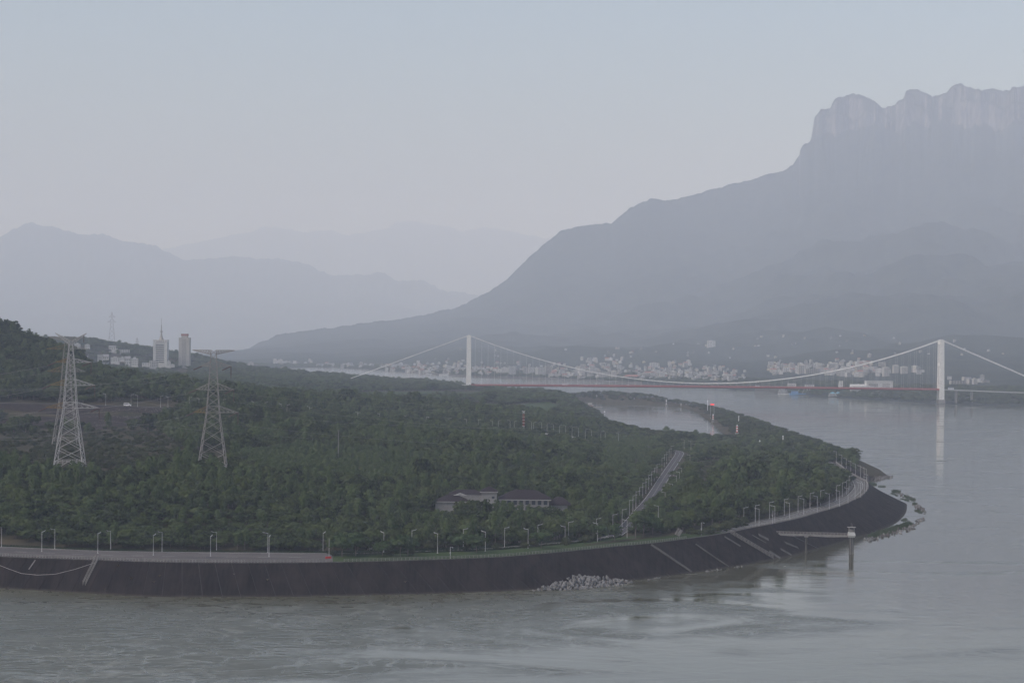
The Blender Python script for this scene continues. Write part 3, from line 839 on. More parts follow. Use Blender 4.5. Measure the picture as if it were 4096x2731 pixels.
# quay: from the crest to the inland kerb, left of the promenade
qi = resample(np.array(QUAY_IN), 6.0)
sel = CREST[proj(*CREST.T)[0] <= 1335]
qc = resample(offset(sel, 1.1), 6.0)
n = 90
qa = np.stack([np.interp(np.linspace(0, 1, n), np.linspace(0, 1, len(qc)), qc[:, k]) for k in range(3)], 1)
qb = np.stack([np.interp(np.linspace(0, 1, n), np.linspace(0, 1, len(qi)), qi[:, k]) for k in range(3)], 1)
mb = MB()
for i in range(n - 1):
    mb.add([(qa[i][0], qa[i][1], 14.06), (qa[i + 1][0], qa[i + 1][1], 14.06), (qb[i + 1][0], qb[i + 1][1], 14.06), (qb[i][0], qb[i][1], 14.06)], [(0, 1, 2, 3)])
quay = tag(mb.build('quay_pavement', MT['asphalt']), 'wide worn grey quay pavement behind the embankment', None, None, 'structure')
mb = MB()
for i in range(n - 1):
    a, b = Vector(qb[i]), Vector(qb[i + 1])
    mb.bar((a.x, a.y, 14.1), (b.x, b.y, 14.1), 0.4, 0.3)
mb.build('kerb', MT['concrete'], quay)
for f_ in (0.55, 0.93):
    mid = qa * (1 - f_) + qb * f_
    mid[:, 2] = 14.06
    dashes(quay, mid, 6, 9, 0.2, 0.01)
# lawn between crest and promenade road
mb = MB()
selr = CREST[(proj(*CREST.T)[0] >= 1325) & (proj(*CREST.T)[0] <= 2950) & (CREST[:, 1] < 1300)]
la = resample(offset(selr, 1.1), 5.0)
prs = resample(offset(PROM, -3.6), 5.0)
prs = np.vstack([prs, [tuple(at(2560, 2142, z=14.6)), tuple(at(2700, 2134, z=14.8)), tuple(at(2880, 2110, z=15))]])
prs = resample(prs, 5.0)
n = 90
a_ = np.stack([np.interp(np.linspace(0, 1, n), np.linspace(0, 1, len(la)), la[:, k]) for k in range(3)], 1)
b_ = np.stack([np.interp(np.linspace(0, 1, n), np.linspace(0, 1, len(prs)), prs[:, k]) for k in range(3)], 1)
for i in range(n - 1):
    mb.add([(a_[i][0], a_[i][1], a_[i][2] + .05), (a_[i + 1][0], a_[i + 1][1], a_[i + 1][2] + .05), (b_[i + 1][0], b_[i + 1][1], b_[i + 1][2] + .05), (b_[i][0], b_[i][1], b_[i][2] + .05)], [(0, 1, 2, 3)])
tag(mb.build('lawn', MT['lawn']), 'narrow lawn between the railing and the promenade road', None, None, 'structure')
prom = tag(ribbon('promenade_road', PROM, 3.6, MT['concrete_road'], 0.12), 'pale road behind the lawn and the row of trees', None, None, 'structure')
acc = tag(ribbon('access_road', ACCESS, 4.0, MT['asphalt_dark'], 0.16, skirt=1.2), 'straight grey road with dashed centre line climbing away between woods', None, None, 'structure')
dashes(acc, ACCESS, 4, 5, 0.24, 0.18)
o = ribbon('edge_line', ACCESS, 0.12, MT['paint'], 0.172, acc, off=3.6)
ribbon('edge_line', ACCESS, 0.12, MT['paint'], 0.172, acc, off=-3.6)
hill_road = tag(ribbon('hill_road', HILL, 4.5, MT['asphalt_dark'], 0.05, skirt=1.2), 'upper road above the dark stone slope', None, None, 'structure')
tip = tag(ribbon('point_road', TIP, 3.3, MT['concrete_road'], 0.1, skirt=1.0), 'pale concrete road curving round the wooded point', None, None, 'structure')
for off_ in (-3.0, 3.0): ribbon('edge_line', TIP, 0.11, MT['paint'], 0.112, tip, off=off_)
dashes(tip, TIP, 4, 4, 0.2, 0.12)
tag(ribbon('footway', TIP, 1.5, MT['concrete_dark'], 0.2, off=5.4, skirt=1.0), kind='structure')
tag(ribbon('crest_walk', CREST[i0:], 1.2, MT['concrete_dark'], 0.17, off=2.3, skirt=0.6), kind='structure')

# ------------------------------------------------------------------ vegetation meshes
def icos(sub):
    bm = bmesh.new()
    bmesh.ops.create_icosphere(bm, subdivisions=sub, radius=1.0)
    v = np.array([x.co[:] for x in bm.verts]); f = [[y.index for y in x.verts] for x in bm.faces]
    bm.free()
    return v, f
ICO2, ICO2F = icos(2)
ICO1, ICO1F = icos(1)
def crown_mesh(name, seed, material, shape='round', nclump=58, per=16, leaf=(0.08, 0.19), core=0.64):
    """unit crown: radius about 1, standing from z=0 to about z=2*h"""
    r = np.random.default_rng(seed)
    def env(d):
        if shape == 'round': return np.stack([d[:, 0], d[:, 1], d[:, 2] * 0.82], -1) * (1 + 0.22 * r_lump(d))[:, None]
        if shape == 'flat': return np.stack([d[:, 0] * 1.1, d[:, 1] * 1.1, d[:, 2] * 0.55], -1) * (1 + 0.25 * r_lump(d))[:, None]
        if shape == 'tall': return np.stack([d[:, 0] * 0.62, d[:, 1] * 0.62, d[:, 2] * 1.5], -1) * (1 - 0.25 * np.clip(d[:, 2], 0, 1) + 0.2 * r_lump(d))[:, None]
        if shape == 'shrub': return np.stack([d[:, 0], d[:, 1], d[:, 2] * 0.7], -1) * (1 + 0.35 * r_lump(d))[:, None]
    ph = r.uniform(0, 6.28, (6,)); ax = r.normal(size=(6, 3))
    def r_lump(d):
        s = 0
        for k in range(6): s = s + np.sin(d @ ax[k] * 2.4 + ph[k])
        return s / 4.0
    vc = env(ICO2) * core
    V = [tuple(p) for p in vc]; Fc = [tuple(f) for f in ICO2F]
    dc = r.normal(size=(nclump, 3)); dc[:, 2] += 0.35
    dc /= np.linalg.norm(dc, axis=1)[:, None]
    pc = env(dc) * r.uniform(0.66, 1.1, nclump)[:, None]
    for c in range(nclump):
        cs = r.uniform(0.16, 0.36)
        for k in range(per):
            off = r.normal(size=3); off /= np.linalg.norm(off)
            off[2] = abs(off[2]) * 0.7 - 0.15
            p = pc[c] + off * cs
            n = off * 0.8 + dc[c] * 0.5 + r.normal(size=3) * 0.35
            n /= np.linalg.norm(n)
            t = np.cross(n, r.normal(size=3)); t /= np.linalg.norm(t)
            b = np.cross(n, t)
            s = r.uniform(*leaf)
            o = len(V)
            V += [tuple(p + t * s), tuple(p + b * s * 0.7), tuple(p - t * s), tuple(p - b * s * 0.7)]
            Fc.append((o, o + 1, o + 2, o + 3))
    V = np.array(V)
    V[:, 2] -= V[:, 2].min()
    m = bpy.data.meshes.new(name)
    m.from_pydata(V.tolist(), [], Fc)
    m.materials.append(material)
    m.update()
    return m
CROWNS = {'round': [crown_mesh('round_crown_%d' % i, 100 + i, MT['leaf']) for i in range(5)],
          'flat': [crown_mesh('spreading_crown_%d' % i, 140 + i, MT['leaf'], 'flat', 56, 16) for i in range(3)],
          'tall': [crown_mesh('tall_crown_%d' % i, 160 + i, MT['leaf_light'], 'tall', 70, 15, (0.06, 0.13), 0.6) for i in range(3)],
          'shrub': [crown_mesh('shrub_crown_%d' % i, 180 + i, MT['leaf_shrub'], 'shrub', 24, 16, (0.12, 0.22), 0.72) for i in range(3)]}
def trunk_mesh(seed):
    r = random.Random(seed)
    mb = MB()
    mb.tube([(0, 0, -0.3), (r.uniform(-.03, .03), r.uniform(-.03, .03), 0.25), (r.uniform(-.06, .06), r.uniform(-.06, .06), 0.6), (0, 0, 1.0)], [0.06, 0.045, 0.036, 0.02], 7)
    for k in range(4):
        a = k * 1.6 + r.uniform(-.4, .4)
        mb.tube([(0, 0, 0.4 + 0.1 * k), (math.cos(a) * 0.18, math.sin(a) * 0.18, 0.65 + 0.08 * k), (math.cos(a) * 0.34, math.sin(a) * 0.34, 0.8 + 0.1 * k)], [0.026, 0.018, 0.008], 5)
    return mb.mesh('trunk', MT['bark'], True)
TRUNKS = [trunk_mesh(i) for i in range(3)]
MT['leaf_prom'] = foliage('leaf_promenade', (0.03, 0.052, 0.022), (0.05, 0.08, 0.034), (0.075, 0.105, 0.045))
CROWNS['prom'] = [crown_mesh('clipped_crown_%d' % i, 220 + i, MT['leaf_prom'], 'flat' if i < 2 else 'round', 44, 15) for i in range(4)]

def add_tree(name, label, group, loc, R, H, kind='round', trunk_h=0.25, seed=0, cat='tree'):
    """tree with a crown of radius R and total height H"""
    r = random.Random(seed)
    t = thing(name, label, cat, loc, r.uniform(0, 6.28), group)
    cm = CROWNS[kind][r.randrange(len(CROWNS[kind]))]
    zt = max(v.co.z for v in cm.vertices) if 'zt' not in cm else cm['zt']
    cm['zt'] = zt
    c = link('crown', cm, t)
    th = trunk_h * H
    c.location = (0, 0, th)
    c.scale = (R, R * r.uniform(0.9, 1.1), (H - th) / zt)
    k = link('trunk', TRUNKS[r.randrange(3)], t)
    k.scale = (H * 0.45, H * 0.45, H * 0.7)
    return t

# ------------------------------------------------------------------ where trees stand
def zone_ok(u, v, Y):
    """False where the photograph shows open ground; u, v are the pixel of the ground point"""
    bad = np.zeros(u.shape, bool)
    for poly in ([(-100, 1700), (560, 1716), (700, 1660), (700, 1600), (420, 1612), (-100, 1600)],           # stone slope
                 [(1420, 1566), (1900, 1560), (2000, 1575), (1900, 1590), (1650, 1592), (1440, 1590)],         # far meadow
                 [(1700, 1606), (1990, 1612), (2060, 1640), (1960, 1648), (1700, 1632)],                       # park lawns
                 [(2020, 1618), (2200, 1606), (2260, 1640), (2150, 1660), (2040, 1650)]):
        bad |= inside(u, v, poly)
    return ~bad
def scrub(u, v):
    s = np.zeros(u.shape, bool)
    for poly in ([(-100, 1740), (650, 1745), (760, 1800), (780, 1850), (650, 1905), (420, 1950), (-100, 1900)],
                 [(2745, 2000), (2795, 1840), (2900, 1830), (2860, 1990)], [(770, 1800), (930, 1800), (930, 1928), (780, 1918)]):
        s |= inside(u, v, poly)
    return s
def light(u, v):
    s = np.zeros(u.shape, bool)
    for poly in ([(950, 1830), (1250, 1790), (1700, 1830), (1750, 1930), (1250, 1960), (950, 1900)], [(2380, 1760), (2640, 1770), (2540, 1960), (2400, 1900)],
                 [(2420, 2000), (2540, 2010), (2560, 2120), (2460, 2110)]):
        s |= inside(u, v, poly)
    return s
BLD = (8.0, 1180.0)
def candidates(y0, y1, sp, pad=4.0):
    out = []
    y = y0
    rows = []
    while y < y1:
        xs = np.arange(xu(-260, y), xu(3560, y), sp)
        rows.append(np.stack([xs + rng.uniform(-.42, .42, len(xs)) * sp, y + rng.uniform(-.42, .42, len(xs)) * sp], 1))
        y += sp
    P = np.vstack(rows)
    X, Y = P[:, 0], P[:, 1]
    d = shore(X, Y)
    ok = d > 9
    for pl, w in ROADS:
        ok &= seg_dist(X, Y, pl)[0] > w + (pad if pl is not ACCESS else 2.0)
    dc = seg_dist(X, Y, CREST)[0]
    uc = CX + X / Y * F
    ok &= ~((Y < 1420) & (dc < 46) & (uc < 1340))                     # quay
    ok &= (d > 31) | (Y > 1760)
    ok &= ~((uc > 3425) & (Y > 1560))
    ok &= ~((dc < 17) & (uc > 2960))                                  # point road
    ok &= ~inside(X, Y, [tuple(p[:2]) for p in la] + [tuple(p[:2]) for p in prs[::-1]])
    ok &= ~((X > -46) & (X < 38) & (Y > 1168) & (Y < 1204))           # building
    ok &= ~((X > -48) & (X < 36) & (Y > 1158) & (Y <= 1170))
    # keep the view up the access road open on its near side
    ax = np.interp(Y, ACCESS[:, 1], ACCESS[:, 0])
    ok &= ~((seg_dist(X, Y, ACCESS)[0] < 10.5) & (X < ax) & (Y > 1330))
    ok &= ~((seg_dist(X, Y, ACCESS)[0] < 12.5) & (X > ax) & (Y > 1340))
    X, Y, d = X[ok], Y[ok], d[ok]
    Z = height(X, Y)
    u, v = proj(X, Y, Z)
    ok = zone_ok(u, v, Y) & (Z > 1.0)
    ok &= ~((Y > 3900) & (Y < 4600) & (u > 290) & (u < 780) & (rng.random(len(u)) < 0.8))
    return X[ok], Y[ok], Z[ok], u[ok], v[ok], d[ok]

TREES = []      # x, y, z, kind index, radius, height
KN = ['round', 'flat', 'tall', 'shrub']
for y0, y1, sp in ((1040, 1420, 6.8), (1420, 2450, 8.6), (2450, 5300, 12.5)):
    X, Y, Z, u, v, d = candidates(y0, y1, sp)
    q = rng.random(len(X))
    big = 0.5 + fbm(X / 60, Y / 60, 3, 91)
    sc_, li = scrub(u, v), light(u, v)
    acd = seg_dist(X, Y, ACCESS)[0]
    patch = fbm(X / 85, Y / 120, 3, 191)
    for i in range(len(X)):
        s = 0.72 + 0.55 * big[i] + 0.25 * (q[i] - 0.5)
        if sc_[i]:
            if rng.random() < 0.55: continue
            TREES.append((X[i], Y[i], Z[i], 3, 1.6 + 1.6 * q[i], 1.6 + 2.2 * q[i])); continue
        if li[i]:
            TREES.append((X[i], Y[i], Z[i], 2, 2.6 + 1.4 * q[i], (5.5 + 3.5 * q[i]) * (0.7 if acd[i] < 30 else 1))); continue
        if d[i] < 40 and Y[i] > 1900:
            TREES.append((X[i], Y[i], Z[i], 3 if q[i] < 0.6 else 0, 3.4 + 2 * q[i], 4.0 + 3 * q[i])); continue
        if 1540 < Y[i] < 1735 and u[i] < 640 and q[i] > 0.12:
            if q[i] < 0.7: TREES.append((X[i], Y[i], Z[i], 3, 2.0 + 1.5 * q[i], 1.6 + 1.6 * q[i]))
            continue
        pz = patch[i]
        k = 0 if q[i] < 0.58 else (1 if q[i] < 0.82 else (2 if q[i] < 0.93 else 3))
        if pz > 0.3 and q[i] < 0.45: k = 2
        elif pz > 0.1 and q[i] < 0.5: k = 1
        elif pz < -0.24 and q[i] < 0.55: k = 3
        if k == 0 and rng.random() < 0.07: s *= 1.45
        b = 1.22 if sp < 7 else (1.5 if sp < 9 else 2.0)
        hh = {0: 10.5, 1: 8.5, 2: 12.5, 3: 4.6}[k] * s * (0.75 + 0.55 * rng.random())
        if Y[i] < 1120 and u[i] < 1300: hh *= 0.72
        if sp > 10: hh *= 0.62
        if 1640 < Y[i] < 2060 and 1150 < u[i] < 2560: hh *= 0.62
        if u[i] > 2800 and Y[i] > 1480: hh *= 0.72
        if acd[i] < 30 and X[i] > 60: hh *= 0.58
        if 2380 < u[i] < 3050 and Y[i] > 1880: hh *= 0.6 if Y[i] > 1990 else 0.75
        if -56 < X[i] < 42 and 1100 < Y[i] < 1170: hh *= 0.55 if X[i] < -24 else 0.8
        TREES.append((X[i], Y[i], Z[i], k, {0: 3.5, 1: 4.2, 2: 3.0, 3: 3.0}[k] * s * b, hh))
TREES = np.array(TREES)

# ------------------------------------------------------------------ stuff: forests as instances on points
def forest_object(name, label, T, joined, kindmap):
    m = bpy.data.meshes.new(name)
    m.from_pydata([tuple(t[:3]) for t in T], [], [])
    n = len(T)
    sc = np.zeros((n, 3)); rot = np.zeros((n, 3)); idx = np.zeros(n, int)
    for i, t in enumerate(T):
        k = int(t[3])
        lst = kindmap[k]
        j = lst[int(rng.integers(len(lst)))]
        idx[i] = j
        sc[i] = (t[4] * rng.uniform(.9, 1.1), t[4] * rng.uniform(.9, 1.1), t[5] / joined[j][1])
        rot[i, 2] = rng.uniform(0, 6.28)
    a = m.attributes.new('inst_scale', 'FLOAT_VECTOR', 'POINT'); a.data.foreach_set('vector', sc.ravel())
    a = m.attributes.new('inst_rot', 'FLOAT_VECTOR', 'POINT'); a.data.foreach_set('vector', rot.ravel())
    a = m.attributes.new('inst_index', 'INT', 'POINT'); a.data.foreach_set('value', idx)
    o = link(name, m)
    ng = bpy.data.node_groups.new(name + '_nodes', 'GeometryNodeTree')
    ng.interface.new_socket('Geometry', in_out='INPUT', socket_type='NodeSocketGeometry')
    ng.interface.new_socket('Geometry', in_out='OUTPUT', socket_type='NodeSocketGeometry')
    N = ng.nodes
    gi, go = N.new('NodeGroupInput'), N.new('NodeGroupOutput')
    ci = N.new('GeometryNodeCollectionInfo')
    ci.inputs['Collection'].default_value = VARCOL
    ci.inputs['Separate Children'].default_value = True
    ci.inputs['Reset Children'].default_value = True
    ip = N.new('GeometryNodeInstanceOnPoints')
    ip.inputs['Pick Instance'].default_value = True
    def na(nm, typ):
        x = N.new('GeometryNodeInputNamedAttribute'); x.data_type = typ; x.inputs['Name'].default_value = nm; return x.outputs['Attribute']
    e2r = N.new('FunctionNodeEulerToRotation')
    L = ng.links.new
    L(gi.outputs[0], ip.inputs['Points']); L(ci.outputs[0], ip.inputs['Instance'])
    L(na('inst_index', 'INT'), ip.inputs['Instance Index'])
    L(na('inst_rot', 'FLOAT_VECTOR'), e2r.inputs[0]); L(e2r.outputs[0], ip.inputs['Rotation'])
    L(na('inst_scale', 'FLOAT_VECTOR'), ip.inputs['Scale'])
    L(ip.outputs[0], go.inputs[0])
    md = o.modifiers.new('instances', 'NODES'); md.node_group = ng
    return tag(o, label, None, None, 'stuff')
VARCOL = bpy.data.collections.new('tree_variants')
joined = []; kindmap = {0: [], 1: [], 2: [], 3: []}
for k, kn in enumerate(KN):
    for i, cm in enumerate(CROWNS[kn]):
        cv = np.array([v.co[:] for v in cm.vertices])
        lift = {0: 0.3, 1: 0.45, 2: 0.25, 3: 0.02}[k]
        cv[:, 2] += lift
        zt = cv[:, 2].max()
        m = bpy.data.meshes.new('tree_variant')
        mb = MB()
        mb.v = [tuple(p) for p in cv]; mb.f = [tuple(p.vertices) for p in cm.polygons]
        nf = len(mb.f)
        if k != 3: mb.tube([(0, 0, -0.3), (0, 0, 1.0)], [0.1, 0.05], 5)
        m.from_pydata(mb.v, [], mb.f)
        m.materials.append(cm.materials[0]); m.materials.append(MT['bark'])
        for p in range(nf, len(mb.f)): m.polygons[p].material_index = 1
        m.update()
        ob = bpy.data.objects.new('tree_variant_%02d' % len(joined), m)
        VARCOL.objects.link(ob)
        kindmap[k].append(len(joined))
        joined.append((m, zt))

# the 300 nearest trees in view are trees of their own, the rest one mass
tu, tv = proj(TREES[:, 0], TREES[:, 1], TREES[:, 2])
vis = (tu > 5) & (tu < 4090) & (TREES[:, 3] != 3) & (TREES[:, 4] > 2.2)
order = np.argsort(np.where(vis, TREES[:, 1] - TREES[:, 5] * 6, 1e9))[:260]
near = set(order.tolist())
LZ = [(330, 'behind the two quay lamps at the left edge'), (560, 'behind the second and third front quay lamps'), (800, 'between the third and fourth front quay lamps'), (1000, 'between the fourth and fifth front quay lamps'),
      (1320, 'at the right end of the quay pavement'), (1720, 'behind the white guard booth'), (2000, 'below the left wing of the dark-roofed building'), (2300, 'below the right wing of the dark-roofed building'),
      (2560, 'at the foot of the straight access road'), (2760, 'beside the stone stairway'), (3010, 'above the railed steps on the embankment'), (9999, 'inside the bend of the point road')]
NT = []
KL = ['dark round-crowned tree', 'wide flat-crowned tree', 'slender pale green tree']
for n_, i in enumerate(order):
    t = TREES[i]
    zn = next(s for lim, s in LZ if tu[i] < lim)
    k = int(t[3])
    NT.append((add_tree(['broadleaf_tree', 'spreading_tree', 'slender_tree'][k], KL[k] + ' ' + zn, KL[k] + 's ' + zn, tuple(t[:3]), t[4], t[5], KN[k], 0.18, 500 + n_), KL[k] + ' ' + zn, tu[i]))
number_off(NT)
rest = np.array([t for i, t in enumerate(TREES) if i not in near])
forest_object('forest', 'mixed green forest and scrub covering the peninsula', rest, joined, kindmap)

# trees on the far bank, round the houses
FB = []
for _ in range(5200):
    u = rng.uniform(900, 4150)
    s = float(np.interp(u, SH[:, 0], SH[:, 1]))
    t = rng.uniform(0.002, 0.22) ** 1.0
    y = s + t * 2600 * (1 if u > 1500 else 0.5)
    FB.append((xu(u, y), y, 0, 0 if rng.random() < .7 else 1, rng.uniform(4, 8), rng.uniform(4, 9)))
FB = np.array(FB)
FB[:, 2] = mheight(FB[:, 0], FB[:, 1]) - 1
FB = FB[FB[:, 2] > 0.5]
forest_object('far_bank_trees', 'distant dark trees among the houses on the far bank', FB, joined, kindmap)

# ------------------------------------------------------------------ promenade trees, bushes and hedges
PT = [(1369, 2226, 9.8, 4.6, 'flat'), (1423, 2223, 9.4, 4.2, 'round'), (1530, 2225, 6.6, 3.6, 'flat'), (1601, 2225, 8.8, 3.4, 'flat'), (1632, 2222, 8.4, 3.6, 'round'), (1833, 2206, 7.6, 3.6, 'flat'), (1905, 2211, 8.2, 4.2, 'flat'),
      (2165, 2195, 8.4, 4.2, 'round'), (2403, 2166, 7.8, 3.8, 'flat'), (2458, 2168, 8.4, 3.2, 'round'), (2543, 2152, 12.0, 4.6, 'tall'), (2575, 2146, 11.5, 5.0, 'round'), (2610, 2140, 8.5, 4.0, 'round')]
for i, (u, v, h, r, k) in enumerate(PT):
    add_tree('promenade_tree', '%s trimmed tree from the left in the row along the lawn' % ORD[i], 'trees along the promenade lawn', at(u, v, z=14.0 + (0.6 if u > 2500 else 0)), r * 1.25, h * 1.22, 'prom' if k != 'tall' else k, 0.3, 40 + i)
BU = [(1331, 2226, 3.2, 2.0), (1560, 2222, 2.6, 2.2), (1645, 2220, 2.4, 2.0), (1868, 2207, 3.2, 2.2), (1985, 2201, 3.6, 2.0), (2101, 2195, 3.8, 2.5), (2138, 2190, 3.6, 2.3), (2267, 2184, 5.6, 2.4), (2342, 2174, 4.2, 3.0), (2375, 2168, 4.4, 2.4),
      (2660, 2138, 3.0, 2.4), (2765, 2140, 3.6, 3.2), (2800, 2143, 3.4, 3.4), (2838, 2139, 4.4, 4.0), (2872, 2131, 5.2, 4.4), (2905, 2124, 5.6, 4.6), (2940, 2116, 6.0, 4.6), (2968, 2108, 5.6, 4.2)]
for i, (u, v, h, r) in enumerate(BU):
    p = at(u, v - (4 if u > 2700 else 3), z=14.1 + 0.6 * (u > 2500))
    t = thing('bush', ('%s rounded bush from the left in the strip of lawn behind the railing' % ORD[i]) if i < 11 else ('%s bush from the left in the thicket above the railed steps' % ORD[i - 11]), 'bush', p, i * 1.3, 'bushes on the lawn' if i < 11 else 'bushes above the railed steps')
    cm = CROWNS['shrub'][i % 3]
    zt = max(x.co.z for x in cm.vertices)
    c = link('foliage', cm, t); c.scale = (r, r, h / zt)
    link('stem', TRUNKS[i % 3], t).scale = (2, 2, 1.2)

def hedge(label, pl, w, h, dens=9.0):
    pl = resample(pl, 1.0)
    r = np.random.default_rng(int(abs(pl[0][0]) * 10))
    mb = MB()
    for i in range(len(pl) - 1):
        mb.bar((pl[i][0], pl[i][1], pl[i][2] + h * 0.42), (pl[i + 1][0], pl[i + 1][1], pl[i + 1][2] + h * 0.42), w * 0.8, h * 0.84)
    n = int(len(pl) * dens)
    for k in range(n):
        i = r.integers(len(pl))
        p = pl[i] + np.array([r.uniform(-.5, .5) * w, r.uniform(-.5, .5) * w, h * r.uniform(0.3, 1.1)])
        a = r.normal(size=3); a /= np.linalg.norm(a)
        b = np.cross(a, r.normal(size=3)); b /= np.linalg.norm(b)
        s = r.uniform(.25, .5)
        mb.add([p + a * s, p + b * s, p - a * s, p - b * s], [(0, 1, 2, 3)])
    o = mb.build('hedge', MT['hedge'])
    return tag(o, label, 'hedge')
hedge('low dark hedge along the inland kerb of the quay', offset(np.array(QUAY_IN), 1.2), 1.2, 0.9)
hedge('clipped hedge along the inland side of the promenade road', offset(PROM, 5.4), 1.6, 1.1)
hedge('clipped hedge between the lawn and the promenade road', offset(PROM, -4.8), 1.1, 0.8)


# ------------------------------------------------------------------ railing along the crest
def railing(label, pl, h, post, dz, material, thick=0.09):
    t = thing('railing', label, 'railing', (0, 0, 0))
    fine = resample(pl, 3.0)
    mb = MB()
    for zz in (h, h * 0.5):
        for i in range(len(fine) - 1):
            mb.bar((fine[i][0], fine[i][1], fine[i][2] + dz + zz), (fine[i + 1][0], fine[i + 1][1], fine[i + 1][2] + dz + zz), thick, thick)
    mb.build('rail', material, t)
    mb = MB()
    ps = resample(pl, post)
    for p in ps: mb.box(p[0] - thick * 0.9, p[0] + thick * 0.9, p[1] - thick * 0.9, p[1] + thick * 0.9, p[2] + dz - 0.02, p[2] + dz + h + 0.1)
    o = mb.build('post', material, t); o['kind'] = 'stuff'
    return t
cu = proj(*CREST.T)[0]
near_c = CREST[:, 1] < 1420
offc = offset(CREST, 0.4)
railing('pale concrete balustrade along the crest of the embankment beside the quay pavement', offc[(cu < 1335) & near_c], 1.25, 1.5, 0.16, MT['concrete'], 0.2)
railing('white railing along the crest of the embankment beside the lawn', offc[(cu >= 1335) & (cu < 2760) & near_c], 1.2, 2.0, 0.16, MT['concrete'], 0.12)
railing('grey metal railing round the outer side of the point road', offc[i0 + 4:], 1.2, 2.2, 0.16, MT['steel_grey'], 0.09)

# ------------------------------------------------------------------ street lamps
def lamp_meshes():
    pole = MB().lathe([(0.26, 0.0), (0.26, 0.25), (0.13, 0.35), (0.1, 5.0), (0.075, 9.75)], 8).mesh('lamp_pole', MT['lamp'], True)
    # a wing-like arm that sweeps out and up
    mb = MB()
    n = 7
    for i in range(n):
        a, b = i / n, (i + 1) / n
        pa = (0.0 + 2.7 * a, 0, 9.55 + 0.1 * a + 0.55 * a * a); pb = (2.7 * b, 0, 9.55 + 0.1 * b + 0.55 * b * b)
        mb.bar(pa, pb, 0.34 - 0.12 * a, 0.17 - 0.05 * a)
    arm = mb.mesh('lamp_arm', MT['lamp'])
    head = MB().box(1.0, 2.4, -0.17, 0.17, 9.62, 9.74).mesh('lamp_head', MT['greywall'])
    base = MB().box(-0.4, 0.4, -0.4, 0.4, -0.6, 0.12).mesh('lamp_base', MT['concrete'])
    # tall curved mast for the road on the viaduct
    pole2 = MB().tube([(0, 0, 0), (0, 0, 5), (0, 0, 9.0), (0.15, 0, 9.7), (0.6, 0, 10.2), (1.2, 0, 10.4), (2.2, 0, 10.45)], [0.2, 0.15, 0.11, 0.1, 0.09, 0.08, 0.07], 6).mesh('curved_pole', MT['lamp'], True)
    head2 = MB().box(1.6, 2.7, -0.18, 0.18, 10.33, 10.5).mesh('lamp_head', MT['lamp'])
    return [('pole', pole), ('arm', arm, None, [('lamp_head', head)]), ('base', base)], [('pole', pole2), ('lamp_head', head2), ('base', base)]
LAMP_A, LAMP_B = lamp_meshes()
LAMP_POS = []
def lamp(label, group, p, rz, kind=0, s=1.0):
    LAMP_POS.append((p[0], p[1]))
    return place(LAMP_B if kind else LAMP_A, 'street_lamp', label, 'street lamp', p, rz, group, (s, s, s))
R_ = math.radians
for i, (u, v) in enumerate([(167, 2206), (391, 2213), (613, 2220.5), (842, 2225), (1076, 2226)]):
    lamp('%s white street lamp from the left in the front row on the quay' % ORD[i], 'front row of quay lamps', at(u, v, z=14.06), R_(66 + 5 * i))
for i, (u, v) in enumerate([(6, 2187), (219, 2195), (442, 2202), (648, 2207), (866, 2207), (1071, 2210), (1292, 2210)]):
    lamp('%s white street lamp from the left in the back row behind the quay' % ORD[i], 'back row of quay lamps', at(u, v, z=14.06), R_(232 - 24 * max(0, i - 3)) if i < 6 else R_(70))
for i, (u, v) in enumerate([(1535, 2208), (1750, 2212), (1941, 2204), (2112, 2193), (2260, 2181), (2390, 2167), (2508, 2153)]):
    lamp('%s white street lamp from the left between the lawn and the promenade road' % ORD[i], 'front row of promenade lamps', at(u, v, z=14.1), R_(132 + 6 * i))
for i, (u, v) in enumerate([(1647, 2199), (1853, 2193), (2018, 2187), (2151, 2173.5), (2274, 2161.6), (2385, 2146), (2451, 2128)]):
    lamp('%s white street lamp from the left on the inland side of the promenade road' % ORD[i], 'back row of promenade lamps', at(u, v, z=14.2), R_(34 - 5 * i))
tops = [(277, 1055), (368, 940), (412, 880), (450, 828), (493, 775), (535, 715), (575, 665), (610, 615), (645, 570), (682, 520), (713, 475), (776, 395), (806, 352), (836, 315), (866, 280), (890, 243)]
for i, (x, y) in enumerate(tops):
    h = np.interp(y, [243, 475, 940, 1055], [158, 176, 208, 222])
    lamp('%s street lamp up the left side of the straight access road, counted from its foot' % ORD[i], 'lamps on the left of the access road', at(2400 + x / 3.136, 1700 + (y + h) / 3.136, z=15.9), R_(3))
heads = [(700, 1010), (785, 835), (830, 783), (880, 730), (928, 623), (965, 575), (992, 525), (1098, 355), (1025, 155), (1110, 175), (1160, 213)]
for i, (x, y) in enumerate(heads):
    h = np.interp(y, [150, 475, 1010], [156, 176, 215])
    p = at(2400 + (x + 30) / 3.136, 1700 + (y + h) / 3.136, z=15.9)
    lamp('%s street lamp up the right side of the access road, half hidden by trees' % ORD[i], 'lamps on the right of the access road', p, R_(180))
outer = [(3036, 2103), (3099, 2091), (3158, 2077), (3215, 2059), (3269, 2048), (3317, 2036), (3358, 2024), (3392, 2011.5), (3420, 1997.5), (3442, 1988), (3457, 1973.6), (3466, 1964), (3471, 1953), (3465, 1926), (3456, 1921), (3442, 1914), (3422, 1904), (3403, 1893), (3385, 1881), (3367, 1866), (3345, 1850)]
for i, (u, v) in enumerate(outer):
    lamp('%s street lamp on the river side of the point road, counted from the footbridge end' % ORD[i], 'outer lamps of the point road', at(u, v, z=15.1), R_(168 + 0.5 * i))
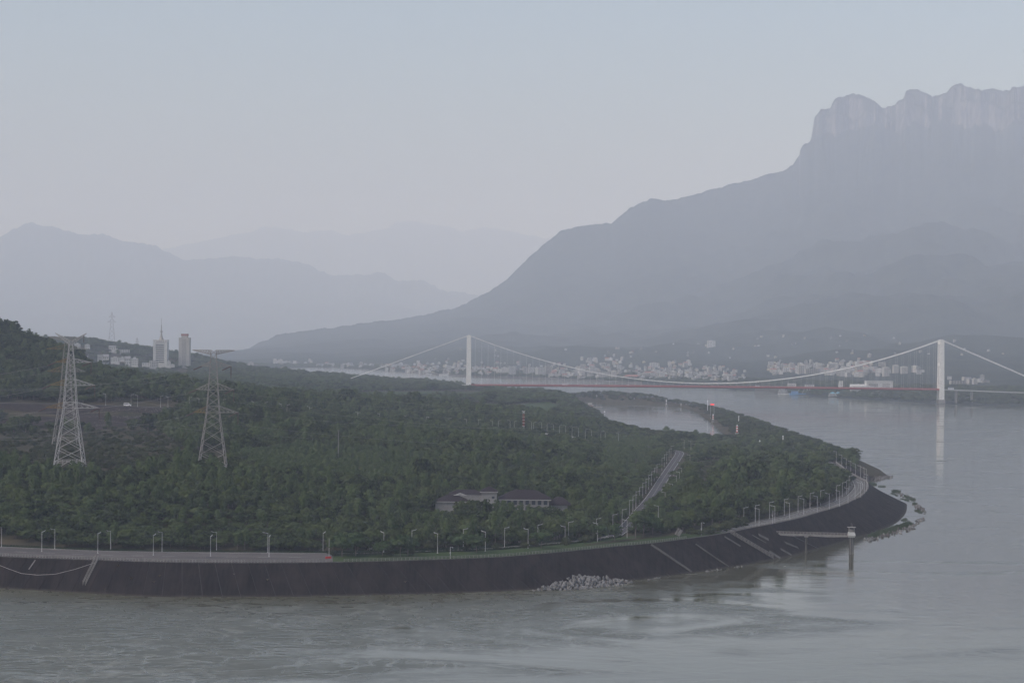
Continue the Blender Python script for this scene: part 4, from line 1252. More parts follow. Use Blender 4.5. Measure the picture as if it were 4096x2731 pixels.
inner = [(3021, 2088), (3078, 2074), (3137, 2061), (3192, 2048), (3240, 2034), (3282, 2022), (3346, 2000), (3369, 1987), (3386, 1977), (3396, 1958), (2975, 2098)]
for i, (u, v) in enumerate(inner):
    lamp('%s street lamp on the wooded side of the point road, counted from the footbridge end' % ORD[i], 'inner lamps of the point road', at(u, v, z=15.2), R_(8))
def on_hill(u, side=0.0):
    uu = CX + HILL[:, 0] / HILL[:, 1] * F
    k = int(np.argmin(np.abs(uu - u)))
    a, b = HILL[max(k - 1, 0)], HILL[min(k + 1, len(HILL) - 1)]
    f = np.clip((u - uu[max(k - 1, 0)]) / (uu[min(k + 1, len(HILL) - 1)] - uu[max(k - 1, 0)] + 1e-9), 0, 1)
    p = a + (b - a) * f
    d = (b - a)[:2]; d = d / np.linalg.norm(d)
    return Vector((p[0] - d[1] * side, p[1] + d[0] * side, p[2] + 0.05))
k1 = k2 = 0
for u in [428, 558, 682, 805, 1019, 1117, 1221, 1414, 1504, 1594, 1705, 1863, 1976]:
    lamp('%s lamp from the left on the near side of the upper road' % ORD[k1], 'near-side lamps of the upper road', on_hill(u, -4.9), R_(150)); k1 += 1
for u in [522, 637, 753, 890, 1063, 1167, 1262, 1453, 1635, 1722, 1808, 1919]:
    lamp('%s lamp from the left on the far side of the upper road' % ORD[k2], 'far-side lamps of the upper road', on_hill(u, 4.9), R_(-20)); k2 += 1
k1 = k2 = 0
for u in [2005, 2075, 2144, 2193, 2243, 2294, 2347, 2410]:
    lamp('%s curved lamp from the left on the near side of the viaduct road' % ORD[k1], 'near-side lamps of the viaduct road', on_hill(u, -4.6), R_(10), 1); k1 += 1
for u in [2030, 2120, 2166, 2216, 2264, 2315, 2367, 2421, 2474]:
    lamp('%s curved lamp from the left on the far side of the viaduct road' % ORD[k2], 'far-side lamps of the viaduct road', on_hill(u, 4.6), R_(190), 1); k2 += 1
# parapets of the viaduct
uH = CX + HILL[:, 0] / HILL[:, 1] * F
via = HILL[(uH > 2090) & (uH < 2330) & (HILL[:, 1] > 1990)]
t = thing('viaduct', 'short white-railed road viaduct in the trees by the harbour pool', 'viaduct', (0, 0, 0))
for sd in (-5.2, 5.2):
    w_ = resample(offset(via, sd), 2.0)
    mb = MB()
    for i in range(len(w_) - 1): mb.bar((w_[i][0], w_[i][1], w_[i][2] + 0.45), (w_[i + 1][0], w_[i + 1][1], w_[i + 1][2] + 0.45), 0.25, 0.8)
    mb.build('parapet', MT['white'], t)
mb = MB()
w_ = resample(via, 2.0)
for i in range(len(w_) - 1): mb.bar((w_[i][0], w_[i][1], w_[i][2] - 0.75), (w_[i + 1][0], w_[i + 1][1], w_[i + 1][2] - 0.75), 9.6, 1.1)
mb.build('girder', MT['concrete'], t)
for p in resample(via, 14.0)[1:-1]:
    MB().box(p[0] - 0.6, p[0] + 0.6, p[1] - 3, p[1] + 3, p[2] - 9, p[2] - 1.3).build('pier', MT['concrete'], t)

# ------------------------------------------------------------------ lattice pylons
def pylon(name, label, base, yaw, lev, wid, arms, top, steel, yellow, feet=(0, 0, 0, 0), scale=1.0, lw=0.34, ins=True):
    """lev: levels up the body; wid(z): full width; arms: (z_low, z_high, left reach, right reach)"""
    t = thing(name, label, 'pylon', base, yaw, None, (scale,) * 3)
    def cnr(z, i):
        w = wid(z) / 2
        return Vector(((-w, w, w, -w)[i], (-w, -w, w, w)[i], z))
    for i in range(4):
        mb = MB()
        zs = [lev[0] - feet[i]] + list(lev[1:])
        for a, b in zip(zs[:-1], zs[1:]): mb.bar(cnr(a, i), cnr(b, i), lw * (1.25 - 0.6 * a / lev[-1]))
        mb.build('leg', steel, t)
    for a, b in zip(lev[:-1], lev[1:]):
        for i in range(4):
            j = (i + 1) % 4
            mb = MB()
            bw = lw * (0.62 - 0.25 * a / lev[-1])
            if a == lev[0]:                                     # splayed foot bracing
                m = (cnr(b, i) + cnr(b, j)) / 2
                za, zb = a - feet[i] * 0.7, a - feet[j] * 0.7
                mb.bar(cnr(za, i), m, bw); mb.bar(cnr(zb, j), m, bw)
                for f in (0.33, 0.66):
                    mb.bar(cnr(za, i).lerp(m, f), cnr(za, i).lerp(cnr(b, i), f), bw * 0.8); mb.bar(cnr(zb, j).lerp(m, f), cnr(zb, j).lerp(cnr(b, j), f), bw * 0.8)
                    mb.bar(cnr(za, i).lerp(m, f), cnr(b, i).lerp(m, f), bw * 0.7); mb.bar(cnr(zb, j).lerp(m, f), cnr(b, j).lerp(m, f), bw * 0.7)
                mb.bar(cnr(b, i), cnr(b, j), bw * 1.25)
            else:
                mb.bar(cnr(a, i), cnr(b, j), bw); mb.bar(cnr(a, j), cnr(b, i), bw)
                if any(abs(b - q) < 0.2 for ar in arms for q in ar[:2]): mb.bar(cnr(b, i), cnr(b, j), bw)
            mb.build('brace', steel, t)
    def arm_mb(zl, zh, reach, sgn, n=4):
        mb = MB()
        tip = Vector((sgn * reach, 0, zl + 0.15))
        w, wh = wid(zl) / 2, wid(zh) / 2
        cl = [Vector((sgn * w, s * w, zl)) for s in (-1, 1)]
        ch = [Vector((sgn * wh, s * wh, zh)) for s in (-1, 1)]
        for k in range(2):
            mb.bar(cl[k], tip, 0.26); mb.bar(ch[k], tip, 0.24)
            for q in range(1, n):
                f = q / n
                mb.bar(cl[k].lerp(tip, f), ch[k].lerp(tip, f), 0.13)
                mb.bar(cl[k].lerp(tip, f), ch[k].lerp(tip, (q - 1) / n), 0.13)
                mb.bar(cl[k].lerp(tip, f), cl[1 - k].lerp(tip, (q - 1) / n), 0.12)
        return mb
    tips = []
    for k, (zl, zh, le, ri, yel) in enumerate(arms):
        for sgn, reach in ((-1, le), (1, ri)):
            if not reach: continue
            arm_mb(zl, zh, reach, sgn).build('cross_arm', yellow if (sgn < 0 and yel) else steel, t)
            tips.append((sgn, reach, zl))
            if ins:
                mb = MB()
                p = Vector((sgn * (reach - 0.6), 0, zl))
                q = p + Vector((-4.6, -2.5, -2.0)) if sgn < 0 else p + Vector((-4.6, -2.5, -2.2))
                for dd in (-0.25, 0.25):
                    for m in range(9):
                        f0, f1 = m / 9, (m + 0.72) / 9
                        a, b = p.lerp(q, f0) + Vector((0, dd, 0)), p.lerp(q, f1) + Vector((0, dd, 0))
                        mb.tube([a, b], [0.32, 0.32], 6)
                mb.build('insulator_string', MT['insulator'], t)
                if sgn > 0:
                    mb = MB()
                    p = Vector((sgn * (reach - 0.15), 0, zl))
                    for m in range(10):
                        mb.tube([p + Vector((0, 0, -0.68 * m)), p + Vector((0, 0, -0.68 * m - 0.5))], [0.3, 0.3], 6)
                    mb.build('hanging_insulator', MT['insulator'], t)
    top(t, steel, arm_mb, cnr, lev)
    return t
def top_v(t, steel, arm_mb, cnr, lev):
    z = lev[-1]
    for sgn in (-1, 1):
        mb = MB()
        tip = Vector((sgn * 9.2, 0, z + 4.6))
        a = [Vector((sgn * 0.3, s * 0.9, z)) for s in (-1, 1)] + [Vector((sgn * 0.5, 0, z - 2.6))]
        for p in a: mb.bar(p, tip, 0.4)
        for q in range(1, 7):
            f, g = q / 7, (q - 1) / 7
            mb.bar(a[0].lerp(tip, f), a[2].lerp(tip, g), 0.22); mb.bar(a[1].lerp(tip, f), a[2].lerp(tip, f), 0.2); mb.bar(a[0].lerp(tip, f), a[2].lerp(tip, f), 0.2)
        mb.build('horn', steel, t)
    mb = MB().bar((7.6, 0, z + 3.8), (7.6, 0, z - 0.8), 0.34)
    mb.build('hanging_insulator', MT['insulator'], t)
def top_t(t, steel, arm_mb, cnr, lev):
    z = lev[-1]
    for sgn in (-1, 1):
        mb = MB()
        tip = Vector((sgn * 12.2, 0, z))
        lo = [Vector((sgn * 1.4, s * 1.3, z - 2.4)) for s in (-1, 1)]; hi = [Vector((sgn * 1.3, s * 1.3, z)) for s in (-1, 1)]
        for k in range(2):
            mb.bar(lo[k], tip, 0.38); mb.bar(hi[k], tip, 0.4)
            for q in range(1, 7):
                f, g = q / 7, (q - 1) / 7
                mb.bar(hi[k].lerp(tip, f), lo[k].lerp(tip, f), 0.2); mb.bar(hi[k].lerp(tip, f), lo[k].lerp(tip, g), 0.2)
        mb.build('earth_wire_arm', MT['steel_grey'], t)
w1 = lambda z: float(np.interp(z, [-6, 0, 5.2, 36.5, 50, 63.6, 73, 78], [19.2, 17.5, 16.1, 7.7, 6.1, 4.2, 2.2, 1.6]))
b1 = at(279, 1876, y=1257)
pylon('power_pylon', 'tall pale lattice pylon with V-shaped top and ochre left arms', b1, R_(4), [0, 5.2, 12.3, 19.4, 26.2, 31.9, 36.5, 40, 45, 50, 53.6, 57.3, 60.4, 63.6, 66, 69.5, 73, 76.4], w1,
      [(36.5, 40, 14.4, 17.2, 1), (50, 53.6, 12.2, 14.4, 1), (63.6, 66, 9.2, 12.2, 1)], top_v, MT['steel'], MT['ochre'], (1, 1.5, 1, 0.5))
w2 = lambda z: float(np.interp(z, [-6, 0, 3.4, 33.9, 47.1, 60.6, 72], [18.8, 17.2, 15.6, 7.4, 5.6, 4.0, 2.7]))
b2 = at(850, 1883, y=1224)
pylon('power_pylon', 'grey lattice pylon with flat T-shaped top standing on the wooded slope', b2, R_(3), [0, 3.4, 9.8, 16.8, 23.8, 29.3, 33.9, 37.6, 42.5, 47.1, 50.8, 54.4, 57.5, 60.6, 63.5, 67.6, 70], w2,
      [(33.9, 37.6, 11.2, 14.5, 1), (47.1, 50.8, 10.0, 12.0, 0), (60.6, 63.5, 7.4, 10.3, 0)], top_t, MT['steel_grey'], MT['ochre'], (0.5, 4.2, 3, 0.5))
b3 = hit1(262, 1745, 1300, 1700); b3 = Vector((xu(266, 1500), 1500, float(height(np.array([xu(266, 1500)]), np.array([1500.0]))[0])))
pylon('power_pylon', 'second lattice pylon half hidden behind the pylon with the V-shaped top', b3, R_(6), [0, 5.2, 12.3, 19.4, 26.2, 31.9, 36.5, 40, 45, 50, 53.6, 57.3, 60.4, 63.6, 66, 69.5, 73, 76.4], w1,
      [(52, 56, 13.0, 13.5, 1), (68, 71, 14.0, 16, 1)], top_t, MT['steel_grey'], MT['ochre'], (1, 1, 1, 1), 1.0, 0.26, False)
for (u, vt, vb, Y, lab) in [(447, 1248, 1372, 4900, 'faint distant lattice mast on the hill above the white houses'), (548, 1350, 1395, 4850, 'small faint mast on the wooded hill left of the spired tower block')]:
    zb, zt_ = at(u, vb, y=Y), at(u, vt, y=Y)
    H = zt_.z - zb.z + 8
    ww = lambda z, H=H: float(np.interp(z, [0, H], [H * 0.2, 1.0]))
    pylon('lattice_mast', lab, (zb.x, zb.y, zb.z - 8), 0.2, list(np.linspace(0, H, 9)), ww, [(H * 0.7, H * 0.78, H * .13, H * .13, 0), (H * 0.85, H * 0.92, H * .1, H * .1, 0)], lambda *a: None, MT['steel_grey'], MT['ochre'], lw=0.5, ins=False)

def wire(a, b, sag, r=0.03, label=None, group=None, name='power_line'):
    a, b = Vector(a), Vector(b)
    pts = [a.lerp(b, k / 14) - Vector((0, 0, sag * 4 * (k / 14) * (1 - k / 14))) for k in range(15)]
    o = MB().tube(pts, r, 4).build(name, MT['wire'])
    return tag(o, label, 'power line', group)
k = 0
WL = 'conductors strung from the pylons'
for bs, arms_ in ((b1, [(36.5, 14.4, 17.2), (50, 12.2, 14.4), (63.6, 9.2, 12.2)]), (b2, [(33.9, 11.2, 14.5), (47.1, 10, 12), (60.6, 7.4, 10.3)])):
    nm = 'V-topped' if bs is b1 else 'T-topped'
    for (z, l, r), lv in zip(arms_, ('lowest', 'middle', 'highest')):
        for dd in (0.0, 0.9):
            wire((bs.x - l - 4, bs.y - 2.5, bs.z + z - 2 - dd * .4), (bs.x - 300, bs.y - 190 + dd * 6, bs.z + z + 34 + dd * 3), 26, label='%s thin wire running left from the %s left arm of the %s pylon' % ('upper' if dd else 'lower', lv, nm), group=WL)
        wire((bs.x + r - 4, bs.y - 2.5, bs.z + z - 2.4), (bs.x - 290 + r, bs.y - 230, bs.z + z + 30), 24, label='thin wire running left from the %s right arm of the %s pylon' % (lv, nm), group=WL)
        wire((bs.x + r, bs.y, bs.z + z - 7), (bs.x + 620, bs.y + 1500, bs.z + z - 40), 30, 0.028, label='thin wire running away right from the %s right arm of the %s pylon' % (lv, nm), group=WL)

# ------------------------------------------------------------------ stone slope below the upper road
au = np.arange(-260, 760, 12.0)
rows = []
for f in np.linspace(0, 1, 16):
    rows.append([])
    for u in au:
        p = on_hill(max(u, -200), -5.6)
        fade = np.interp(u, [-260, 400, 560, 760], [1, 1.05, 0.7, 0.06]) * (0.9 + 0.2 * vnoise(np.array([u / 60.0]), np.array([0.0]), 9)[0])
        y = p.y - f * 74 * fade
        rows[-1].append((xu(u, y), y))
rows = np.array(rows)
zz = height(rows[..., 0], rows[..., 1])
zz = np.maximum(zz + 0.25, 0)
MT['stone_slope'] = mat('stone_slope', (0.016, 0.0135, 0.0145), 0.95, spec=0.03, c2=(0.048, 0.04, 0.038), scale=0.22, stretch=(1, 1, 1), bump=0.2, bscale=0.7)
so = link('stone_slope', grid_mesh('stone_slope', rows[..., 0], rows[..., 1], zz, MT['stone_slope'], True))
tag(so, 'dark stone-faced cut slope below the upper road behind the pylons', 'stone slope')
# pale stones scattered on it
ROCKS = []
for s in range(5):
    r = np.random.default_rng(300 + s)
    v = ICO1 * (1 + 0.28 * r.normal(size=(len(ICO1), 1)).clip(-1.3, 1.3)) * np.array([1.0, 0.8, 0.65])
    m = bpy.data.meshes.new('rock_%d' % s); m.from_pydata(v.tolist(), [], [tuple(f) for f in ICO1F]); m.materials.append(MT['rock']); m.update()
    m2 = m.copy(); m2.materials.clear(); m2.materials.append(MT['rock_brown'])
    ROCKS.append((m, m2))
mb = MB()
for _ in range(900):
    u = rng.uniform(300, 700); f = rng.uniform(0.1, 0.8)
    p = on_hill(u, -5.6); y = p.y - f * 70 * np.interp(u, [400, 560, 760], [1, .65, .06]); x = xu(u, y)
    if fbm(np.array([x / 18]), np.array([y / 18]), 2, 3)[0] < -0.05: continue
    z = float(height(np.array([x]), np.array([y]))[0]) + 0.35
    s = rng.uniform(.2, .5)
    mb.add([(x + s * a, y + s * b, z + s * c) for a, b, c in ((-1, -1, 0), (1, -.8, 0), (.9, 1, 0), (-1, .9, 0), (0, 0, .7))], [(0, 1, 4), (1, 2, 4), (2, 3, 4), (3, 0, 4)])
o = mb.build('loose_stones', MT['rock'], so); o['kind'] = 'stuff'

# ------------------------------------------------------------------ vehicles
def van_parts(L, W, H, body, glass_rows=1, bus=False):
    mb = MB()
    prof = [(-L / 2, 0.35), (L / 2, 0.35), (L / 2, 0.95), (L / 2 - (0.15 if bus else 0.9), 1.15 if not bus else H * 0.6), (L / 2 - (0.3 if bus else 1.7), H - 0.08), (L / 2 - (0.5 if bus else 1.95), H), (-L / 2 + 0.2, H), (-L / 2, H - 0.2)]
    mb.prism(prof, -W / 2, W / 2)
    bodym = mb.mesh('body', body)
    parts = [('body', bodym)]
    z0, z1 = H * 0.55, H * 0.86
    x = -L / 2 + 0.3
    xe = L / 2 - (0.5 if bus else 1.9)
    n = max(3, int((xe - x) / 1.1))
    wm = MB().box(0, (xe - x) / n - 0.12, -W / 2 - 0.02, W / 2 + 0.02, z0, z1).mesh('window', MT['glass'])
    wins = []
    wl = MB().tube([(0, -W / 2 - 0.02, 0.38), (0, -W / 2 + 0.24, 0.38)], [0.38, 0.38], 12)
    wl.tube([(0, W / 2 + 0.02, 0.38), (0, W / 2 - 0.24, 0.38)], [0.38, 0.38], 12)
    wlm = wl.mesh('wheel', MT['tyre'])
    ws = MB().add([(L / 2 - (0.12 if bus else 0.88), -W / 2 + .1, 1.2), (L / 2 - (0.12 if bus else 0.88), W / 2 - .1, 1.2), (L / 2 - (0.26 if bus else 1.66), W / 2 - .15, H - .15), (L / 2 - (0.26 if bus else 1.66), -W / 2 + .15, H - .15)], [(0, 1, 2, 3)]).mesh('windscreen', MT['glass'])
    return parts, wm, [(x + i * (xe - x) / n, 0, 0) for i in range(n)], wlm, ws
def vehicle(name, label, cat, loc, rz, L, W, H, body, bus=False, group=None):
    parts, wm, wx, wlm, ws = van_parts(L, W, H, body, bus=bus)
    t = place(parts, name, label, cat, loc, rz, group)
    for p in wx: link('window', wm, t).location = p
    for x in (-L / 2 + L * 0.18, L / 2 - L * 0.2): link('wheel', wlm, t).location = (x, 0, 0)
    link('windscreen', ws, t)
    hm = MB().box(0, .06, -.14, .14, -.1, .1).mesh('headlight', MT['markwhite'])
    for s in (-1, 1): link('headlight', hm, t).location = (L / 2, s * (W / 2 - .3), .75)
    return t
vehicle('van', 'white minibus on the upper road between the two pylons', 'van', on_hill(512, 0.5), R_(0), 6.2, 2.0, 2.6, MT['vehicle_white'])
vehicle('van', 'white minibus behind the right arm of the T-topped pylon on the upper road', 'van', on_hill(972, -1.6), R_(-2), 6.0, 2.0, 2.5, MT['vehicle_white'])
vehicle('van', 'white minibus hidden beside another behind the T-topped pylon', 'van', on_hill(984, 1.8), R_(-2), 5.6, 1.9, 2.4, MT['vehicle_white'])

# ------------------------------------------------------------------ suspension bridge
YB = 4003.0
LX, RX = xu(1876, YB), xu(3772, YB)
DZ, TZ = 28.0, 121.0
br = thing('suspension_bridge', 'white-towered suspension bridge with red deck crossing the river', 'bridge', (0, 0, 0))
def tower(x, zb, yoff):
    mb = MB()
    for s in (-1, 1):
        leg = MB()
        y = yoff + s * 10.5
        a = [(x - 4.6, y - 3, zb), (x + 4.6, y - 3, zb), (x + 4.6, y + 3, zb), (x - 4.6, y + 3, zb)]
        yt = yoff + s * 9.6
        b = [(x - 3.9, yt - 2.6, TZ), (x + 3.9, yt - 2.6, TZ), (x + 3.9, yt + 2.6, TZ), (x - 3.9, yt + 2.6, TZ)]
        leg.add(a + b, [(3, 2, 1, 0), (4, 5, 6, 7), (0, 1, 5, 4), (1, 2, 6, 5), (2, 3, 7, 6), (3, 0, 4, 7)])
        o = leg.build('tower_leg', MT['bridge_white'], br)
        MB().box(x - 2.2, x + 2.2, yt - 1.8, yt + 1.8, TZ, TZ + 1.2).build('cable_saddle', MT['bridge_white'], o)
    for z0, z1 in ((TZ - 8, TZ - 1), (zb + (TZ - zb) * 0.56, zb + (TZ - zb) * 0.56 + 6), (DZ - 8, DZ - 3.4)):
        MB().box(x - 3.2, x + 3.2, yoff - 8.0, yoff + 8.0, z0, z1).build('cross_beam', MT['bridge_white'], br)
    MB().box(x - 6, x + 6, yoff - 15, yoff + 15, zb - 12, zb + 0.4).build('tower_base', MT['concrete'], br)
BY0, BY1 = YB, YB + 18                                # the right tower stands a little farther
tower(LX, 20.0, BY0); tower(RX, 7.5, BY1)
def by(x): return BY0 + (BY1 - BY0) * (x - LX) / (RX - LX)
def cable_z(x):
    t = (x - LX) / (RX - LX)
    return 34.5 + (TZ + 0.6 - 34.5) * (2 * t - 1) ** 2
AL, AR = Vector((xu(1395, YB), by(xu(1395, YB)), 36.0)), Vector((RX + 255, by(RX + 255), 15.0))
for s in (-1, 1):
    xs = np.linspace(LX, RX, 90)
    pts = [(AL.x, AL.y + s * 9.6, AL.z)] + [(x, by(x) + s * 9.6, cable_z(x)) for x in xs] + [(AR.x, AR.y + s * 9.6, AR.z)]
    MB().tube(pts, 0.62, 6).build('main_cable', MT['bridge_white'], br)
    nh = 74
    for i in range(1, nh):
        x = LX + (RX - LX) * i / nh
        if cable_z(x) - DZ < 5: continue
        MB().tube([(x, by(x) + s * 9.6, DZ + 0.2), (x, by(x) + s * 9.6, cable_z(x) - 0.4)], 0.07, 4).build('hanger', MT['bridge_white'], br)
mb = MB()
nx = 60
for i in range(nx):
    x0, x1 = LX + (RX - LX) * i / nx, LX + (RX - LX) * (i + 1) / nx
    c0, c1 = [DZ + 1.0 * (1 - (2 * (x - LX) / (RX - LX) - 1) ** 2) for x in (x0, x1)]
    prof = [(-10.5, -0.9), (-8, -3.0), (8, -3.0), (10.5, -0.9), (9.6, 0), (-9.6, 0)]
    vs = [(x0, by(x0) + a, c0 + b) for a, b in prof] + [(x1, by(x1) + a, c1 + b) for a, b in prof]
    mb.add(vs, [(j, (j + 1) % 6, 6 + (j + 1) % 6, 6 + j) for j in range(6)])
mb.build('deck_girder', MT['bridge_red'], br)
for s in (-1, 1):
    mb = MB()
    for i in range(nx):
        x0, x1 = LX + (RX - LX) * i / nx, LX + (RX - LX) * (i + 1) / nx
        c0, c1 = [DZ + 1.0 * (1 - (2 * (x - LX) / (RX - LX) - 1) ** 2) for x in (x0, x1)]
        mb.bar((x0, by(x0) + s * 9.5, c0 + 0.55), (x1, by(x1) + s * 9.5, c1 + 0.55), 0.15, 1.0)
    mb.build('deck_parapet', MT['bridge_red'], br)
mb = MB().bar((RX - 4, BY1, DZ - 0.8), (RX + 130, by(RX + 130), DZ - 5.0), 19, 1.8)
mb.bar((RX + 130, by(RX + 130), DZ - 5.0), (RX + 300, by(RX + 300) + 30, DZ - 9.0), 19, 1.8)
mb.build('approach_deck', MT['deck_grey'], br)
MB().bar((LX + 4, BY0, DZ - 0.8), (LX - 240, by(LX - 240), DZ + 1.0), 19, 1.8).build('approach_deck', MT['deck_grey'], br)
for x in (xu(3834, YB), xu(3897, YB)):
    for s in (-6, 5):
        zg = float(mheight(np.array([x]), np.array([by(x) + s]))[0])
        MB().tube([(x, by(x) + s, min(zg, 10) - 6), (x, by(x) + s, DZ - 2.5)], 1.5, 10).build('approach_column', MT['concrete'], br)
    MB().box(x - 1.5, x + 1.5, by(x) - 8.5, by(x) + 8.5, DZ - 4.0, DZ - 2.4).build('column_cap', MT['concrete'], br)
for s in (-1, 1):
    MB().box(AL.x - 14, AL.x + 6, AL.y + s * 9.6 - 5, AL.y + s * 9.6 + 5, 15, 38).build('anchor_block', MT['concrete'], br)
def deckz(x): return DZ + 1.0 * (1 - (2 * (x - LX) / (RX - LX) - 1) ** 2)
for i, (u, L_, H_, bus, lab) in enumerate([(2263, 11.5, 3.3, True, 'white and red coach crossing the left half of the bridge'), (2348, 4.6, 1.5, False, 'small white car behind the coach on the bridge deck'), (2515, 4.8, 1.6, False, 'white car on the bridge deck above the end of the dike'),
                                           (3034, 8.0, 2.6, True, 'white minibus on the bridge deck near the right-hand pier')]):
    x = xu(u, YB - 5)
    vehicle('bus' if bus else 'car', lab, 'bus' if bus else 'car', (x, by(x) - 5, deckz(x) + 0.02), 0.0 if i else math.pi, L_, 2.4 if bus else 1.8, H_, MT['vehicle_white'], bus)
x = xu(3812, YB)
vehicle('bus', 'white coach on the grey approach right of the right bridge tower', 'bus', (x, by(x) - 4, DZ - 0.3), 0.0, 10.5, 2.4, 3.2, MT['vehicle_white'], True)

# ------------------------------------------------------------------ towns
def house_proto(kind, floors, bays, wallm, roofm):
    """a unit house: width 1 per bay*3.4 m, depth 10 m, floors of 3 m"""
    W, D, H = bays * 3.4, 10.0, floors * 3.05
    wall = MB().box(-W / 2, W / 2, -D / 2, D / 2, -6, H)
    win = MB()
    for f in range(floors):
        for b in range(bays):
            x = -W / 2 + 3.4 * b + 1.0
            z = f * 3.05 + 0.9
            win.box(x, x + 1.5, -D / 2 - 0.05, -D / 2 + 0.1, z, z + 1.5)
        for q in (-2.6, 1.0):
            for sx in (-1, 1): win.box(sx * W / 2 - 0.06, sx * W / 2 + 0.06, q, q + 1.5, f * 3.05 + 0.9, f * 3.05 + 2.4)
    parts = [('wall', wall.mesh('wall', wallm)), ('window', win.mesh('window', MT['glass']), 'stuff')]
    roof = MB()
    if kind == 'flat':
        roof.box(-W / 2 - 0.35, W / 2 + 0.35, -D / 2 - 0.35, D / 2 + 0.35, H, H + 0.35)
        roof.box(-W / 2, W / 2, -D / 2, -D / 2 + 0.25, H + 0.35, H + 1.2)
        roof.box(-W * 0.2, W * 0.15, -1, 3.5, H + 0.35, H + 2.9)
        parts.append(('roof', roof.mesh('roof', wallm)))
    elif kind == 'balcony':
        roof.box(-W / 2 - 0.35, W / 2 + 0.35, -D / 2 - 0.35, D / 2 + 0.35, H, H + 0.4)
        parts.append(('roof', roof.mesh('roof', roofm)))
        bal = MB()
        for f in range(floors):
            bal.box(-W / 2, W / 2, -D / 2 - 1.3, -D / 2 - 0.02, f * 3.05 - 0.12, f * 3.05 + 0.08)
            bal.box(-W / 2, W / 2, -D / 2 - 1.3, -D / 2 - 1.2, f * 3.05 + 0.08, f * 3.05 + 0.95)
        parts.append(('balcony', bal.mesh('balcony', wallm)))
    elif kind == 'gable':
        roof.add([(-W / 2 - .4, -D / 2 - .5, H), (W / 2 + .4, -D / 2 - .5, H), (W / 2 + .4, D / 2 + .5, H), (-W / 2 - .4, D / 2 + .5, H), (-W / 2 - .4, 0, H + 2.6), (W / 2 + .4, 0, H + 2.6)],
                 [(0, 1, 5, 4), (2, 3, 4, 5), (1, 2, 5), (3, 0, 4), (3, 2, 1, 0)])
        parts.append(('roof', roof.mesh('roof', roofm)))
    else:
        roof.hip(-W / 2, W / 2, -D / 2, D / 2, H + 0.25, H + 2.6, W * 0.28, 0.5)
        parts.append(('roof', roof.mesh('roof', roofm)))
    return parts, W, D, H
WH, OW, GW, YW = MT['white'], MT['offwhite'], MT['greywall'], MT['yellowwall']
PRO = [house_proto('flat', 3, 4, WH, WH), house_proto('balcony', 4, 4, WH, MT['roof_grey']), house_proto('gable', 2, 3, WH, MT['roof_grey']), house_proto('hip', 3, 3, OW, MT['roof_grey']),
       house_proto('flat', 4, 3, OW, OW), house_proto('gable', 3, 4, OW, MT['roof_red']), house_proto('balcony', 3, 5, OW, MT['roof_grey']), house_proto('flat', 2, 4, YW, YW), house_proto('flat', 3, 3, GW, GW)]
BIG = [house_proto('flat', 8, 5, WH, WH), house_proto('balcony', 8, 5, WH, MT['roof_grey']), house_proto('balcony', 7, 6, OW, MT['roof_grey']), house_proto('hip', 8, 4, OW, OW), house_proto('flat', 7, 4, GW, GW)]
NHOUSE = 0
def house(pr, u, v, label, group, rz=0.0, s=1.0, far=True, name='house', fit=None, Y=None):
    global NHOUSE
    parts, W, D, H = pr
    if far: p = hit2(u, v)
    else:
        Y = Y or 4200
        x = xu(u, Y); z = at(u, v, y=Y).z
        p = Vector((x, Y, z))
    sc = (s, s, s)
    if fit:                                              # fit to a width and height given in photo pixels
        m = p.y / F
        sc = (fit[0] * m / W, s, fit[1] * m / H)
    NHOUSE += 1
    return place(parts, name, label, 'house' if name == 'house' else 'building', p, rz, group, sc)
CL = [((1098, 1250, 1446, 1464, 24), 'at the left end of the far shore'), ((1262, 1335, 1458, 1466, 6), 'on the far shore above the cable\'s left end'), ((1352, 1418, 1458, 1472, 9), 'on the far shore behind the left side cable'),
      ((1428, 1512, 1462, 1472, 6), 'on the far shore midway along the left side cable'), ((1512, 1625, 1458, 1484, 20), 'on the far shore under the left side cable'), ((1625, 1865, 1466, 1500, 56), 'in the waterfront left of the left tower'),
      ((1895, 2000, 1478, 1502, 20), 'on the waterfront right of the left tower'), ((2205, 2300, 1490, 1514, 20), 'on the waterfront behind the coach on the bridge'), ((2290, 2395, 1482, 1518, 26), 'in the waterfront below the left main cable'),
      ((2310, 2500, 1438, 1478, 28), 'on the hillside terrace above the middle waterfront'), ((2560, 2665, 1492, 1522, 20), 'at the water behind the bridge\'s middle'), ((2660, 2790, 1450, 1470, 8), 'on the wooded shelf above the bridge'),
      ((2680, 2885, 1484, 1530, 36), 'in the town behind the cables\' low point'), ((2880, 2985, 1508, 1528, 7), 'right of the town behind the cables\' low point'), ((3080, 3350, 1462, 1500, 44), 'in the hillside town left of the white terminal'),
      ((3345, 3530, 1458, 1508, 34), 'in the hillside town above the white terminal'), ((3630, 3700, 1486, 1504, 4), 'beside the right bridge tower'), ((2330, 2720, 1375, 1430, 12), 'scattered high above the middle of the bridge'),
      ((2720, 3010, 1375, 1440, 9), 'scattered high above the cables\' low point'), ((3010, 3330, 1340, 1400, 9), 'scattered high above the passenger ship'), ((3330, 3740, 1340, 1420, 12), 'scattered on the slope left of the right tower'),
      ((3790, 4080, 1360, 1440, 5), 'scattered on the slope right of the right tower'), ((1750, 2010, 1395, 1460, 9), 'scattered on the slope beside the left tower'), ((3790, 3970, 1516, 1536, 6), 'on the bank right of the right tower')]
KD = ['white flat-roofed house', 'white balconied house', 'small white gabled house', 'pale hip-roofed house', 'narrow off-white house', 'reddish-roofed pale house', 'long off-white balconied house', 'low cream house', 'grey flat-roofed house']
hr = random.Random(5)
HP = []; NH = []; SMALL = []
